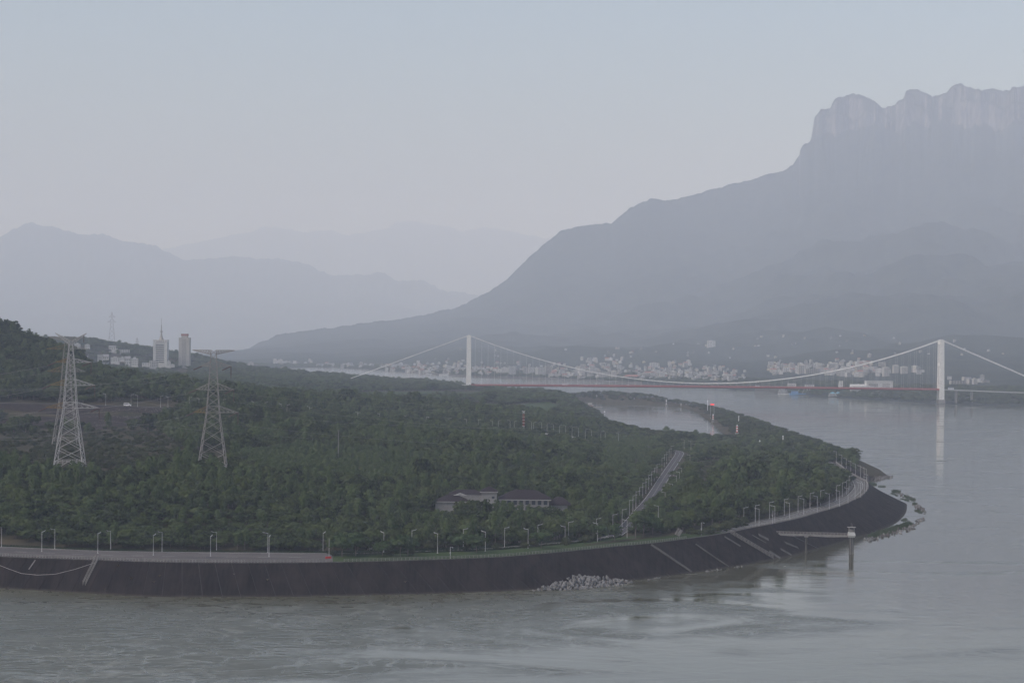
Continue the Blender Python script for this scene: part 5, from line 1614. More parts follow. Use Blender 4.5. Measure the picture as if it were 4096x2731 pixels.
for (u0, u1, v0, v1, n), where in CL:
    k = 0; tries = 0
    while k < n and tries < n * 30:
        tries += 1
        u, v = hr.uniform(u0, u1), hr.uniform(v0, v1)
        p = hit2(u, v)
        if any((p.x - a) ** 2 + (p.y - b) ** 2 < 13 ** 2 for a, b in HP): continue
        HP.append((p.x, p.y))
        hi = 'scattered' in where
        j = hr.choice([2, 3, 5, 7, 8, 8, 4] if hi else [0, 0, 1, 1, 2, 2, 3, 4, 5, 6, 7, 8])
        key = KD[j] + ' ' + where
        rz_, s_ = hr.uniform(-0.5, 0.5), hr.uniform(0.75, 1.15) * (0.6 if hi else 1.0)
        if hi and hr.random() < 0.6 or (not hi and s_ * PRO[j][3] < 9.0):
            SMALL.append((PRO[j], p, rz_, s_)); k += 1; continue
        NH.append((house(PRO[j], u, v, key, KD[j] + 's ' + where, rz_, s_), key, u))
        k += 1
number_off(NH)
for _ in range(330):
    u = hr.choice([hr.uniform(1640, 2980), hr.uniform(1640, 2980), hr.uniform(3060, 3560)])
    v = float(np.interp(u, [1640, 2000, 2300, 2700, 2980, 3060, 3560], [1490, 1494, 1500, 1512, 1520, 1490, 1500])) - abs(hr.gauss(0, 26))
    p = hit2(u, v)
    SMALL.append((PRO[hr.choice([0, 1, 2, 3, 4, 5, 7, 8])], p, hr.uniform(-.5, .5), hr.uniform(0.5, 0.8)))
# the smallest ones, a few pixels each, read as one mass
mats_ = []; vs_ = []; fs_ = []; mi_ = []
for (parts, W, D, H), p, rz_, s_ in SMALL:
    Mx = Matrix.Translation(p) @ Matrix.Rotation(rz_, 4, 'Z') @ Matrix.Scale(s_, 4)
    for q in parts:
        me = q[1]
        if me.materials[0] not in mats_: mats_.append(me.materials[0])
        o_ = len(vs_); vs_ += [tuple(Mx @ x.co) for x in me.vertices]
        for f in me.polygons: fs_.append(tuple(o_ + i for i in f.vertices)); mi_.append(mats_.index(me.materials[0]))
me = bpy.data.meshes.new('small_houses'); me.from_pydata(vs_, [], fs_)
for x in mats_: me.materials.append(x)
me.polygons.foreach_set('material_index', mi_); me.update()
tag(link('small_houses', me), 'tiny pale houses filling the far town and its slopes', None, None, 'stuff')
def blk(j, u, vb, w, h, label, rz=0.12):
    house(BIG[j], u, vb, label, None, rz, 1.3, True, 'apartment_block', (w, h))
for a in [(0, 2019, 1497, 26, 26, 'grey-white block with a framed front beside the tallest waterfront block left of centre'), (1, 2049, 1500, 28, 36, 'tall white apartment block with rooftop house right of the left bridge tower'), (4, 2102, 1499, 18, 29, 'narrow grey-white apartment block in the waterfront row'),
          (1, 2126, 1499, 24, 31, 'white balconied block third from the right in the waterfront row'), (0, 2147, 1501, 10, 30, 'thin white block wedged in the waterfront row'), (1, 2164, 1503, 29, 33, 'wide white balconied block in the middle of the waterfront row'), (2, 2193, 1501, 26, 36, 'off-white block at the right end of the waterfront row'),
          (0, 2327, 1500, 26, 24, 'white block just under the left main cable at the water'), (1, 2372, 1500, 27, 30, 'tall white block left of the colonnaded building'), (3, 2456, 1516, 18, 32, 'plain grey-white tower right of the colonnaded building'), (2, 2480, 1498, 16, 14, 'small off-white block with square windows right of the plain tower'),
          (0, 2618, 1467, 36, 16, 'large white house with hipped roof on the wooded shelf'), (1, 2673, 1487, 24, 17, 'white block with open frames below the wooded shelf'), (0, 2648, 1518, 20, 28, 'tall white block at the water behind the middle of the bridge'), (1, 2774, 1508, 20, 22, 'white corner block in the cluster behind the low point of the cables'),
          (0, 2812, 1510, 20, 16, 'grey open-framed block in the cluster behind the low point of the cables'), (0, 2858, 1510, 20, 18, 'white block right of the cluster behind the low point of the cables'), (1, 2920, 1528, 18, 24, 'tall white gabled block at the right end of the middle town'), (2, 2898, 1527, 20, 16, 'low white block at the right end of the middle town'),
          (0, 2845, 1388, 32, 24, 'lone white four-storey building high on the slope above the bridge\'s low point'), (3, 3207, 1494, 30, 34, 'tallest pale block in the hillside town left of the terminal'), (1, 3190, 1492, 12, 30, 'slim balconied block in the hillside town left of the terminal'), (2, 3243, 1493, 46, 18, 'wide white block with many windows in the hillside town'),
          (1, 3325, 1482, 28, 26, 'dark-balconied block in the hillside town'), (0, 3150, 1486, 34, 15, 'white flat block at the left end of the hillside town'), (2, 3284, 1489, 28, 12, 'white-roofed block in the middle of the hillside town'),
          (3, 3543, 1505, 24, 34, 'left of three pale tower blocks with gabled tops'), (3, 3582, 1492, 21, 30, 'middle of three pale tower blocks with gabled tops'), (3, 3616, 1494, 25, 26, 'right of three pale tower blocks with gabled tops'), (2, 3834, 1535, 70, 13, 'long cream building on the bank right of the right tower'), (2, 3940, 1530, 30, 9, 'low cream building at the right edge of the far bank')]:
    blk(*a)
# colonnaded dark building and red-brown roofed building
p = hit2(2417, 1511); m_ = p.y / F
t = thing('colonnaded_building', 'long dark building with a row of tall white columns on the far waterfront', 'building', p)
MB().box(-29 * m_, 29 * m_, -6, 8, -5, 24 * m_).build('wall', MT['greywall'], t)
for k in range(9): MB().box((-28 + 7 * k) * m_ - .5, (-28 + 7 * k) * m_ + .5, -7.2, -6.1, -2, 24 * m_).build('column', MT['white'], t)
MB().box(-30 * m_, 30 * m_, -7.5, 9, 24 * m_ + .02, 25.5 * m_).build('roof', MT['roof_grey'], t)
p = hit2(2528, 1514); m_ = p.y / F
t = thing('hall', 'long red-brown hall on the far waterfront behind the bridge deck', 'building', p)
MB().box(-34 * m_, 34 * m_, -6, 10, -5, 9 * m_).build('wall', MT['brick'], t)
MB().hip(-34 * m_, 34 * m_, -6, 10, 9 * m_ + .3, 15 * m_, 10, 0.6).build('roof', MT['roof_red'], t)
for k in range(8): MB().box((-30 + 8 * k) * m_, (-26 + 8 * k) * m_, -6.1, -5.9, 2, 6).build('window', MT['glass'], t)

# passenger terminal
Yt = 4480
c = at(3519, 1551, y=Yt); m_ = Yt / F
zg = max(2.0, c.z)
t = thing('ferry_terminal', 'large white flat-roofed terminal building with a windowed front above the far quay', 'building', (c.x, Yt, zg))
MB().box(-53 * m_, 53 * m_, 0, 26, -10, 26 * m_).build('wall', MT['white'], t)
for k in range(9): MB().box((-44 + 4.2 * k) * m_, (-41.6 + 4.2 * k) * m_, -0.12, 0.1, 4 * m_, 17 * m_).build('window', MT['glass'], t)
for k in range(2): MB().box(10 * m_, 40 * m_, -0.12, 0.1, (4 + 8 * k) * m_, (8 + 8 * k) * m_).build('window_band', MT['roof_grey'], t)
MB().box(-54 * m_, 54 * m_, -1.0, 27, 26 * m_ + .02, 27.5 * m_).build('roof', MT['white'], t)
MB().add([(-122 * m_, -4, 4 * m_), (-54 * m_, -4, 9 * m_), (-54 * m_, 18, 13 * m_), (-114 * m_, 18, 13 * m_), (-122 * m_, -4, 0), (-22 * m_, -4, 0), (-22 * m_, -4, 4 * m_)], [(0, 1, 2, 3), (4, 5, 6, 0), (0, 6, 1)]).build('entrance_canopy', MT['white'], t)
MB().box(-114 * m_, -54 * m_, 2, 18, -10, 9 * m_).build('annex_wall', MT['offwhite'], t)
c = at(3362, 1546, y=4560); m_ = 4560 / F
t = thing('monument', 'white slanted wedge-shaped monument left of the terminal', 'monument', (c.x, c.y, c.z))
MB().prism([(-10 * m_, -16), (10 * m_, -16), (10 * m_, 24 * m_), (7 * m_, 22 * m_), (-4 * m_, 23 * m_), (-6 * m_, 10 * m_)], 0, 6).build('slab', MT['white'], t)
for k in range(3): MB().box(1 * m_, 4 * m_, -.1, .1, (6 + 5 * k) * m_, (8 + 5 * k) * m_).build('window', MT['glass'], t)
# lower quay hall below the deck
c = at(3530, 1578, y=4380); m_ = 4380 / F
t = thing('quay_hall', 'low pale quay hall with columns below the terminal', 'building', (c.x, c.y, 2.0))
MB().box(-40 * m_, 55 * m_, 2, 16, -4, 13 * m_).build('wall', MT['greywall'], t)
for k in range(6): MB().box((-30 + 7 * k) * m_ - .6, (-30 + 7 * k) * m_ + .6, 0, 1.2, -4, 13 * m_).build('column', MT['white'], t)
MB().box(-42 * m_, 57 * m_, -1, 17, 13 * m_ + .02, 15 * m_).build('roof', MT['roof_grey'], t)

# river craft and the pier
def ship(name, label, u, vb, wpx, decks, hullm, roofm, Y, cat='ship'):
    m = Y / F; L = wpx * m
    c = at(u, vb, y=Y)
    t = thing(name, label, cat, (c.x, Y, 0))
    MB().add([(-L / 2, -4.5, -1), (L / 2 - 3, -4.5, -1), (L / 2 + 1, 0, -1), (L / 2 - 3, 4.5, -1), (-L / 2, 4.5, -1), (-L / 2, -4.8, 2), (L / 2 - 3, -4.8, 2), (L / 2 + 2, 0, 2.4), (L / 2 - 3, 4.8, 2), (-L / 2, 4.8, 2)],
             [(0, 1, 6, 5), (1, 2, 7, 6), (2, 3, 8, 7), (3, 4, 9, 8), (4, 0, 5, 9), (5, 6, 7, 8, 9)]).build('hull', hullm, t)
    for d in range(decks):
        ins = 1.0 + 0.7 * d
        z = 2.02 + 2.75 * d
        MB().box(-L / 2 + ins, L / 2 - 4 - ins, -4.2, 4.2, z, z + 2.0).build('cabin', MT['glass'], t)
        o = MB().box(-L / 2 + ins - .5, L / 2 - 3.4 - ins, -4.7, 4.7, z + 2.02, z + 2.7).build('deck', MT['white'], t)
        mb = MB()
        for q in range(int((L - 6 - 2 * ins) / 3.0)): mb.box(-L / 2 + ins + 0.4 + 3.0 * q, -L / 2 + ins + 1.4 + 3.0 * q, -4.3, -4.18, z, z + 2.0)
        mb.build('window_pillars', MT['white'], o)
    z = 2.02 + 2.75 * decks
    if roofm is MT['roof_blue']:
        for q in (-0.3, 0.12): MB().hip(L * q - 1, L * q + L * .26, -4.4, 4.4, z + .3, z + 3.2, 3.0, .5).build('roof', roofm, t)
    else:
        MB().box(L * .1, L * .26, -2, 2, z, z + 2.2).build('wheelhouse', MT['white'], t)
        MB().tube([(-L * .1, 0, z), (-L * .1, 0, z + 4)], .6, 8).build('funnel', MT['white'], t)
        MB().tube([(L * .2, 0, z + 2), (L * .2, 0, z + 6)], .12, 5).build('mast', MT['lamp'], t)
    return t
ship('passenger_ship', 'white three-decked passenger ship moored under the bridge deck', 3135, 1575, 46, 4, MT['white'], MT['white'], 4600)
ship('floating_restaurant', 'floating landing stage with two blue roofs right of the passenger ship', 3340, 1584, 54, 2, MT['offwhite'], MT['roof_blue'], 4415, 'boat')
ship('moored_boat', 'small white two-decked boat moored at the far waterfront left of the left bridge tower', 1714, 1503, 24, 2, MT['white'], MT['white'], 6560, 'boat')
ship('moored_boat', 'long low white boat moored left of the left bridge tower', 1782, 1503, 52, 1, MT['white'], MT['white'], 6420, 'boat')
m_ = 4560 / F; c = at(3190, 1578, y=4560)
t = thing('pontoon', 'blue pontoon with gantries right of the passenger ship', 'pontoon', (c.x, c.y, 0))
MB().box(-32 * m_, 32 * m_, -6, 6, -1, 3.2).build('hull', MT['blue'], t)
MB().box(-24 * m_, 2 * m_, -4, 4, 3.22, 8).build('cabin', MT['blue'], t)
for q in (-2, 18): MB().bar((q * m_, 0, 3.2), ((q + 12) * m_, 0, 15), 1.0).build('gantry', MT['steel_grey'], t)
m_ = 4640 / F
c = at(3112, 1560, y=4640)
t = thing('jetty', 'long jetty on rows of thin columns left of the passenger ship', 'jetty', (0, 0, 0))
MB().box(xu(3019, 4660), xu(3260, 4660), 4655, 4672, 14, 16).build('deck', MT['concrete'], t)
for k in range(27):
    x = xu(3022 + k * 4.2, 4660)
    MB().tube([(x, 4657, -3), (x, 4657, 14)], 0.7, 6).build('column', MT['concrete'], t)
for u in (3229, 3239): MB().tube([(xu(u, 4660), 4654, -3), (xu(u, 4660), 4654, 14)], 1.0, 8).build('column', MT['white'], t)
for j, (u0, u1, zt_, lab) in enumerate([(3153, 3185, 22, 'white shed on the jetty behind the passenger ship'), (3222, 3257, 20, 'white shed at the right end of the jetty')]):
    t = thing('shed', lab, 'building', (xu((u0 + u1) / 2, 4664), 4664, 16.02))
    hw = (u1 - u0) / 2 * m_
    MB().box(-hw, hw, -5, 5, 0, zt_ - 16).build('wall', MT['white'], t)
    MB().box(-hw - .5, hw + .5, -5.6, 5.6, zt_ - 15.98, zt_ - 15.2).build('roof', MT['roof_grey'], t)
    for k in range(4): MB().box(-hw + hw * .45 * k + .8, -hw + hw * .45 * k + hw * .3 + .8, -5.1, -4.9, 1.4, 3.2).build('window', MT['glass'], t)
# quay wall of the far bank
pts = [(u, float(np.interp(u, SH[:, 0], SH[:, 1]))) for u in range(1640, 2600, 30)]
mb = MB()
for (a, ya), (b, yb_) in zip(pts[:-1], pts[1:]): mb.bar((xu(a, ya), ya - 2, 1.6), (xu(b, yb_), yb_ - 2, 1.6), 2.0, 5)
tag(mb.build('quay_wall', MT['concrete_dark']), 'grey quay wall along the far waterfront left of the middle of the bridge', 'quay wall')

# ------------------------------------------------------------------ left-hand city
def tower_block(name, label, u0, u1, vt, vb, Y):
    m = Y / F
    c = at((u0 + u1) / 2, vb, y=Y)
    return thing(name, label, 'tower block', (c.x, Y, c.z)), (u1 - u0) * m, (vb - vt) * m
t, W, H = tower_block('office_tower', 'white office tower with horizontal window bands and a tall spire', 612, 668, 1366, 1462, 4260)
MB().box(-W / 2, W / 2, 0, 22, -12, H).build('wall', MT['white'], t)
for k in range(9):
    z = H * (0.12 + 0.088 * k)
    MB().box(-W * .30, W * .28, -0.25, 0.2, z, z + H * .045).build('window_band', MT['glass'], t)
for s in (-1, 1): MB().box(s * W * .42 - W * .07, s * W * .42 + W * .07, -1.0, -0.02, -10, H * 1.03).build('corner_pier', MT['white'], t)
MB().box(-W / 2 - .3, W / 2 + .3, -1.2, 22.4, H * 1.03 + .02, H * 1.07).build('parapet', MT['offwhite'], t)
for k in range(4):
    MB().box(-W * .28 + W * .15 * k, -W * .28 + W * .15 * k + W * .11, -1.5, -1.22, H * .975, H * 1.06).build('roof_sign', MT['offwhite'], t)
sp = MB().lathe([(5.5, 0), (3.0, 5), (1.6, 10), (1.2, 15), (2.4, 16), (2.4, 17.5), (0.9, 18.5), (0.7, 30), (0.3, 31), (0.25, 44)], 10, (W * .02, 10, H * 1.07)).build('spire', MT['steel_grey'], t)
t, W, H = tower_block('residential_tower', 'slender pale residential tower with a reddish top storey', 714, 757, 1350, 1466, 4300)
MB().box(-W / 2, W / 2, 0, 18, -12, H).build('wall', MT['offwhite'], t)
MB().box(-W * .28, W * .28, 2, 15, H + .02, H * 1.06).build('penthouse', MT['offwhite'], t)
MB().box(-W * .3, W * .3, 1.4, 15.6, H * 1.06 + .02, H * 1.13).build('crown_band', MT['roof_red'], t)
wm = MB().box(0, W * .045, -0.2, 0.1, 0, H * .014).mesh('window', MT['glass'])
for f in range(27):
    for x in (-.16, -.08, .04, .12):
        link('window', wm, t).location = (W * x, 0, H * (0.02 + 0.035 * f))
bm_ = MB()
for f in range(26): bm_.box(W / 2 + .02, W / 2 + 1.4, 4, 9, H * (0.03 + 0.037 * f), H * (0.03 + 0.037 * f) + 1.1)
bm_.build('balcony', MT['offwhite'], t)
CITY = [(1, 330, 1446, 44, 28, 'white block partly hidden by the right arms of the V-topped pylon'), (0, 350, 1390, 19, 11, 'small white house on the hill behind the V-topped pylon'), (0, 310, 1390, 22, 14, 'hazy white house behind the horn of the V-topped pylon'), (1, 402, 1440, 20, 22, 'leftmost white villa of the terraced group right of the V-topped pylon'), (2, 424, 1448, 22, 22, 'white villa at the front of the terraced group right of the V-topped pylon'), (0, 420, 1424, 26, 12, 'upper white villa of the terraced group right of the V-topped pylon'),
        (2, 450, 1400, 26, 13, 'white balconied block highest on the city hill'), (1, 500, 1420, 38, 22, 'long white balconied block on the city hill'), (0, 468, 1418, 18, 19, 'blank-walled white block at the left of the long balconied one'), (0, 462, 1447, 34, 16, 'white house below the long balconied block'), (0, 490, 1440, 16, 10, 'little white house between two larger ones below the long balconied block'), (2, 512, 1456, 22, 22, 'white gabled house left of two trees on the city hill'), (0, 540, 1462, 26, 26, 'white gabled house right of two trees on the city hill'),
        (1, 617, 1468, 34, 26, 'white house at the foot of the spired office tower'), (2, 585, 1460, 30, 7, 'low white wing left of the spired office tower'), (0, 676, 1462, 14, 15, 'small white house right of the spired office tower'), (0, 690, 1464, 18, 7, 'low white shed between the two city towers'), (2, 985, 1480, 86, 17, 'long low beige building right of the T-topped pylon'), (0, 1005, 1462, 24, 12, 'small hazy block on stilts behind the T-topped pylon'), (7, 1132, 1484, 20, 12, 'little white building with an orange side at the edge of the far woods')]
for j, u, vb, w, h, lab in CITY:
    pr = PRO[j] if j < 9 else BIG[0]
    house(pr, u, vb, lab, None, 0.1, 1.2, False, 'city_building' if w > 24 else 'house', (w, h), (4470 if vb < 1425 else 4230) if u < 700 else 5000)
for i in range(26):
    u = rng.uniform(-60, 300); 
    if i > 5: break
    house(PRO[i % 3], 140 + 12 * i, 1366 + 2 * (i % 2), 'white house %s glimpsed over the crest of the left wooded hill' % ['far left', 'second from the left', 'third from the left', 'fourth from the left', 'fifth from the left', 'rightmost'][i], 'houses behind the left hill', 0.1, 1.0, False, 'house', (14, 12), 3000)

# ------------------------------------------------------------------ low dark-roofed building in the trees
Yq = 1180.0
K = 0.0357
def lx(cx): return (cx - 1155) * K
def lz(cy_): return (28.8 - 20.0) + (315 - cy_) * K
bo = at(1700 + 1155 / 3.92, 1999, y=Yq)
MT['villa_wall'] = mat('villa_render', (0.2, 0.195, 0.19), 0.9, spec=0.05, c2=(0.28, 0.275, 0.265), scale=0.4)
MT['villa_trim'] = mat('villa_trim', (0.36, 0.355, 0.345), 0.85, spec=0.05)
t = thing('villa', 'long low white building with dark hipped roofs and a square tower in the trees', 'building', (bo.x, Yq, bo.z - 8.8))
o = MB().box(lx(1165), lx(1945), 0, 14, -3, lz(318)).build('wall', MT['villa_wall'], t)
wm = MB().box(0, 2.0, -0.08, 0.05, 0, 1.5).mesh('window', MT['glass'])
fm = MB().box(-.12, 2.12, -0.05, -0.01, -.35, -.05).mesh('window_sill', MT['villa_wall'])
for cx in (1200, 1290, 1385, 1480, 1575, 1675, 1768, 1862):
    for zz in (lz(350), lz(385), lz(470)):
        w = link('window', wm, t); w.location = (lx(cx), 0, zz)
        link('window_sill', fm, w)
MB().box(lx(1155), lx(1978), -1.0, 15, lz(318) + .02, lz(318) + .6).build('fascia', MT['villa_trim'], t)
MB().hip(lx(1150), lx(1975), -0.9, 14.9, lz(318) + .85, lz(318) + 5.6, 9.0, 0.2, 0.2).build('roof', MT['roof'], t)
MB().box(lx(885), lx(1125), -4.5, 5, -3, lz(190)).build('tower_wall', MT['villa_wall'], t)
MB().box(lx(885) - .05, lx(1125) + .05, -4.55, 5.05, lz(243), lz(236)).build('string_course', MT['villa_trim'], t)
MB().box(lx(862), lx(1145), -5.3, 5.8, lz(190) + .02, lz(178)).build('tower_fascia', MT['villa_trim'], t)
MB().hip(lx(862), lx(1145), -5.3, 5.8, lz(176), lz(100), 4.6, 0.0, 0.06).build('tower_roof', MT['roof'], t)
w = link('window', wm, t); w.location = (lx(1050), -4.5, lz(285)); w.scale = (.7, 1, .9)
MB().box(lx(160), lx(660), 2, 14, -3, lz(362)).build('wall', MT['villa_wall'], t)
MB().box(lx(142), lx(690), 1.2, 14.8, lz(362) + .02, lz(350)).build('fascia', MT['villa_trim'], t)
MB().hip(lx(142), lx(690), 1.2, 14.8, lz(349), lz(255), 7.0, 0.0, 0.04).build('roof', MT['roof'], t)
MB().prism([(lx(440), lz(262)), (lx(655), lz(262)), (lx(548), lz(222))], 5.5, 7.0).build('gable', MT['villa_trim'], t)
MB().box(lx(525), lx(568), 5.4, 5.5, lz(252), lz(244)).build('gable_vent', MT['glass'], t)
MB().box(lx(375), lx(880), 12, 24, -3, lz(262)).build('rear_wall', MT['villa_wall'], t)
MB().hip(lx(365), lx(900), 12, 24, lz(255), lz(190), 5.0, 0.3, 0.2).build('rear_roof', MT['roof'], t)
MB().box(lx(1990), lx(2240), 9, 20, -4, lz(400)).build('wall', MT['villa_wall'], t)
MB().hip(lx(1930), lx(2300), 8, 21, lz(398), lz(285), 5.0, 0.0, 0.3).build('roof', MT['roof'], t)

VT = [(-52, 1157, 4.4, 6.5, 'round'), (-27.5, 1156, 4.0, 10.0, 'round'), (-27, 1159, 4.4, 12.5, 'round'), (-20.5, 1158, 4.6, 13.0, 'round'), (-13.5, 1160, 4.2, 13.0, 'round'), (-8, 1161, 3.8, 12.5, 'tall'), (-3.5, 1163, 3.4, 12.0, 'tall'), (0.5, 1162, 3.4, 11.0, 'tall'),
      (5.5, 1161, 3.2, 11.5, 'tall'), (10.5, 1163, 3.0, 10.5, 'tall'), (15.0, 1158, 4.2, 10.4, 'round'), (20.5, 1160, 4.4, 10.2, 'round'), (26, 1159, 4.4, 9.8, 'round'), (31.5, 1160, 4.4, 9.6, 'round'), (37, 1162, 4.6, 10.0, 'round')]
for i, (x_, y_, r_, h_, k_) in enumerate(VT):
    zz = float(height(np.array([x_]), np.array([float(y_)]))[0])
    add_tree('garden_tree', '%s dark tree from the left standing close before the dark-roofed villa' % ORD[i], 'garden trees before the villa', (x_, y_, zz - .3), r_, h_, k_, 0.12, 900 + i)

# ------------------------------------------------------------------ guard booth, barrier, poles, stairs
p = at(1483, 2197, z=14.2)
t = thing('guard_booth', 'white guard booth with overhanging roof behind the promenade trees', 'booth', p)
MB().lathe([(1.65, -0.2), (1.65, 3.0)], 10).build('wall', MT['white'], t)
MB().lathe([(2.0, 3.02), (2.0, 3.35), (1.5, 3.4), (1.5, 4.0), (1.9, 4.05), (1.9, 4.25)], 10).build('roof', MT['lamp'], t)
for a in (-2.2, -1.57, -0.9):
    w = MB().box(-.45, .45, -.06, .06, 1.1, 2.4).build('window', MT['glass'], t); w.location = (1.62 * math.cos(a), 1.62 * math.sin(a), 0); w.rotation_euler = (0, 0, a + math.pi / 2)
p = at(1313, 2233, z=14.06)
t = thing('traffic_barrier', 'small red barrier at the right end of the quay pavement', 'barrier', p, 0.4)
MB().box(-1.4, 1.4, -.25, .25, .1, 1.0).build('panel', MT['red'], t)
for x in (-1.2, 1.2): MB().box(x - .12, x + .12, -.5, .5, 0, .1).build('foot', MT['red'], t)
p = at(1316, 2226, z=14.06)
t = thing('flag_pole', 'thin bare pole beside the red barrier', 'pole', p)
MB().lathe([(.16, 0), (.13, .4), (.08, 8.6)], 7).build('mast', MT['lamp'], t); MB().lathe([(.14, 8.6), (.02, 8.85)], 7).build('finial', MT['lamp'], t); MB().box(-.4, .4, -.4, .4, -.4, .1).build('base', MT['concrete'], t)
def camera_pole(label, p, h, flip=1):
    t = thing('camera_pole', label, 'pole', p)
    MB().lathe([(.2, -.2), (.16, .3), (.13, h)], 8).build('mast', MT['lamp'], t)
    MB().bar((0, 0, h - .2), (flip * h * .2, 0, h - .1), .16).build('arm', MT['lamp'], t)
    MB().box(flip * h * .2 - .25, flip * h * .2 + .25, -.2, .2, h - .55, h - .18).build('camera_housing', MT['lamp'], t)
    MB().box(-.3, .3, -.35, -.1, h * .42, h * .55).build('control_box', MT['lamp'], t)
camera_pole('short white camera pole at the railing below the promenade', at(1801, 2233, z=14.2), 5.6)
camera_pole('white camera pole with arm at the corner of the crest above the concrete ribs', at(2805, 2140, z=14.7), 6.9)
p = at(3091, 2094, z=15.2)
t = thing('camera_pole', 'thin pole with a small box next to the second outer lamp of the point road', 'pole', p)
MB().lathe([(.14, 0), (.1, 7.6)], 7).build('mast', MT['lamp'], t); MB().box(-.35, .05, -.2, .2, 4.2, 4.9).build('control_box', MT['lamp'], t)
q = hit1(1353, 1850, 1250, 1700)
zt_ = at(1353, 1718, y=q.y).z
t = thing('tall_pole', 'tall bare concrete pole standing alone in the middle of the forest', 'pole', (q.x, q.y, q.z - 1))
MB().lathe([(.32, 0), (.26, (zt_ - q.z) * .5), (.18, zt_ - q.z + 1)], 8).build('mast', MT['concrete'], t)
MB().bar((-.7, 0, zt_ - q.z + .4), (.7, 0, zt_ - q.z + .4), .14).build('cross_piece', MT['concrete'], t)
# red-white lattice mast by the viaduct
p = at(2094, 1716, y=1985)
ht = (1716 - 1642) * 1985 / F
t = thing('lattice_mast', 'slender red and white lattice mast beside the viaduct', 'mast', p)
for k in range(6):
    z0, z1 = ht * k / 6, ht * (k + 1) / 6
    mb = MB()
    for i in range(4):
        a, b = (-.6, .6, .6, -.6)[i], (-.6, -.6, .6, .6)[i]
        mb.bar((a, b, z0), (a, b, z1), .16)
        a2, b2 = (-.6, .6, .6, -.6)[(i + 1) % 4], (-.6, -.6, .6, .6)[(i + 1) % 4]
        mb.bar((a, b, z0), (a2, b2, z1), .1)
    mb.build('section', MT['markwhite'] if k in (0, 5) else MT['red'], t)
for k in range(1, 5): MB().box(-1.1, 1.1, -1.1, 1.1, ht * k / 6 + .01, ht * k / 6 + .14).build('platform', MT['markwhite'], t)
for s in (-1, 1): MB().bar((0, 0, ht * .9), (s * 1.5, 0, ht * 1.0), .2).build('antenna', MT['markwhite'], t)

_ks = np.linspace(0, 1, 41)
_SP = np.array([[slope_pt(r_, k_) for k_ in _ks] for r_ in cwS])
_SU, _SV = proj(_SP[..., 0], _SP[..., 1], _SP[..., 2])
def slope_xy(u, v):
    """the point of the embankment face seen at a pixel"""
    i = np.argmin((_SU - u) ** 2 + (_SV - v) ** 2)
    return Vector(_SP.reshape(-1, 3)[i])
def slope_rib(name, label, a, b, w, h, material, cat):
    p, q = slope_xy(*a), slope_xy(*b)
    up = Vector((0.2, -0.5, 1))
    o = MB().bar(p + Vector((0, 0, h * .3)), q + Vector((0, 0, h * .3)), w, h, up).build(name, material)
    return tag(o, label, cat)
slope_rib('drain_channel', 'wide pale concrete channel running down the embankment right of the rock pile', (2604, 2179), (2765, 2290), 1.6, 0.6, MT['concrete_dark'], 'channel')
slope_rib('drain_channel', 'narrow pale concrete channel down the embankment left of the railed steps', (2782, 2178), (2914, 2269), 0.9, 0.6, MT['concrete_dark'], 'channel')
slope_rib('drain_channel', 'dark thin pipe down the embankment under the footbridge', (3160, 2140), (3274, 2194), 0.5, 0.4, MT['black'], 'channel')
slope_rib('drain_channel', 'short pale pipe high on the embankment at the far left', (138, 2238), (119, 2280), 0.5, 0.4, MT['concrete'], 'channel')
for i, (a, b, w_) in enumerate([((3035, 2137), (3075, 2158), 2.6), ((3075, 2205), (3120, 2232), 2.4), ((3120, 2196), (3165, 2219), 2.0), ((2895, 2146), (2960, 2185), 1.6), ((3140, 2168), (3190, 2190), 2.2), ((3010, 2141), (3065, 2172), 0.8)]):
    slope_rib('concrete_patch', '%s bare concrete patch, counted along the embankment round the railed steps' % ORD[i], a, b, w_, 0.3, MT['concrete_dark'], 'patch')
def slope_stairs(label, a, b, n, rail_h, w=1.6):
    p, q = slope_xy(*a), slope_xy(*b)
    t = thing('embankment_steps', label, 'steps', (0, 0, 0))
    d = (q - p); hd = Vector((d.x, d.y, 0)).normalized(); sd = Vector((-hd.y, hd.x, 0))
    for k in range(n):
        c = p.lerp(q, (k + .5) / n) + Vector((0, 0, .25))
        mb = MB().bar(c - sd * w / 2, c + sd * w / 2, d.length / n * .8, 0.2)
        mb.build('step', MT['concrete_dark'], t)
    for s in (-1, 1):
        mb = MB()
        for zz in (rail_h, rail_h * .66, rail_h * .33): mb.bar(p + sd * s * w / 2 + Vector((0, 0, zz)), q + sd * s * w / 2 + Vector((0, 0, zz)), .07)
        for k in range(13):
            c = p.lerp(q, k / 12) + sd * s * w / 2
            mb.bar(c, c + Vector((0, 0, rail_h + .1)), .1)
        for k in range(60):
            c = p.lerp(q, k / 60) + sd * s * w / 2
            mb.bar(c + Vector((0, 0, .2)), c + Vector((0, 0, rail_h)), .035)
        mb.build('handrail', MT['steel_grey'], t)
slope_stairs('steep railed steps down the embankment at the far left', (391, 2241), (334, 2338), 36, 2.2)
slope_stairs('long railed steps down the embankment left of the footbridge', (2921, 2134), (3090, 2236), 60, 2.4)
pts = [slope_xy(u, v) + Vector((0, -.1, .35)) for u, v in [(379, 2253), (300, 2280), (215, 2296), (149, 2299), (80, 2292), (30, 2276), (0, 2267), (-60, 2235)]]
tag(MB().tube(pts, 0.09, 5).build('mooring_rope', MT['steel']), 'pale rope hanging in a long curve across the embankment at the far left', 'rope')
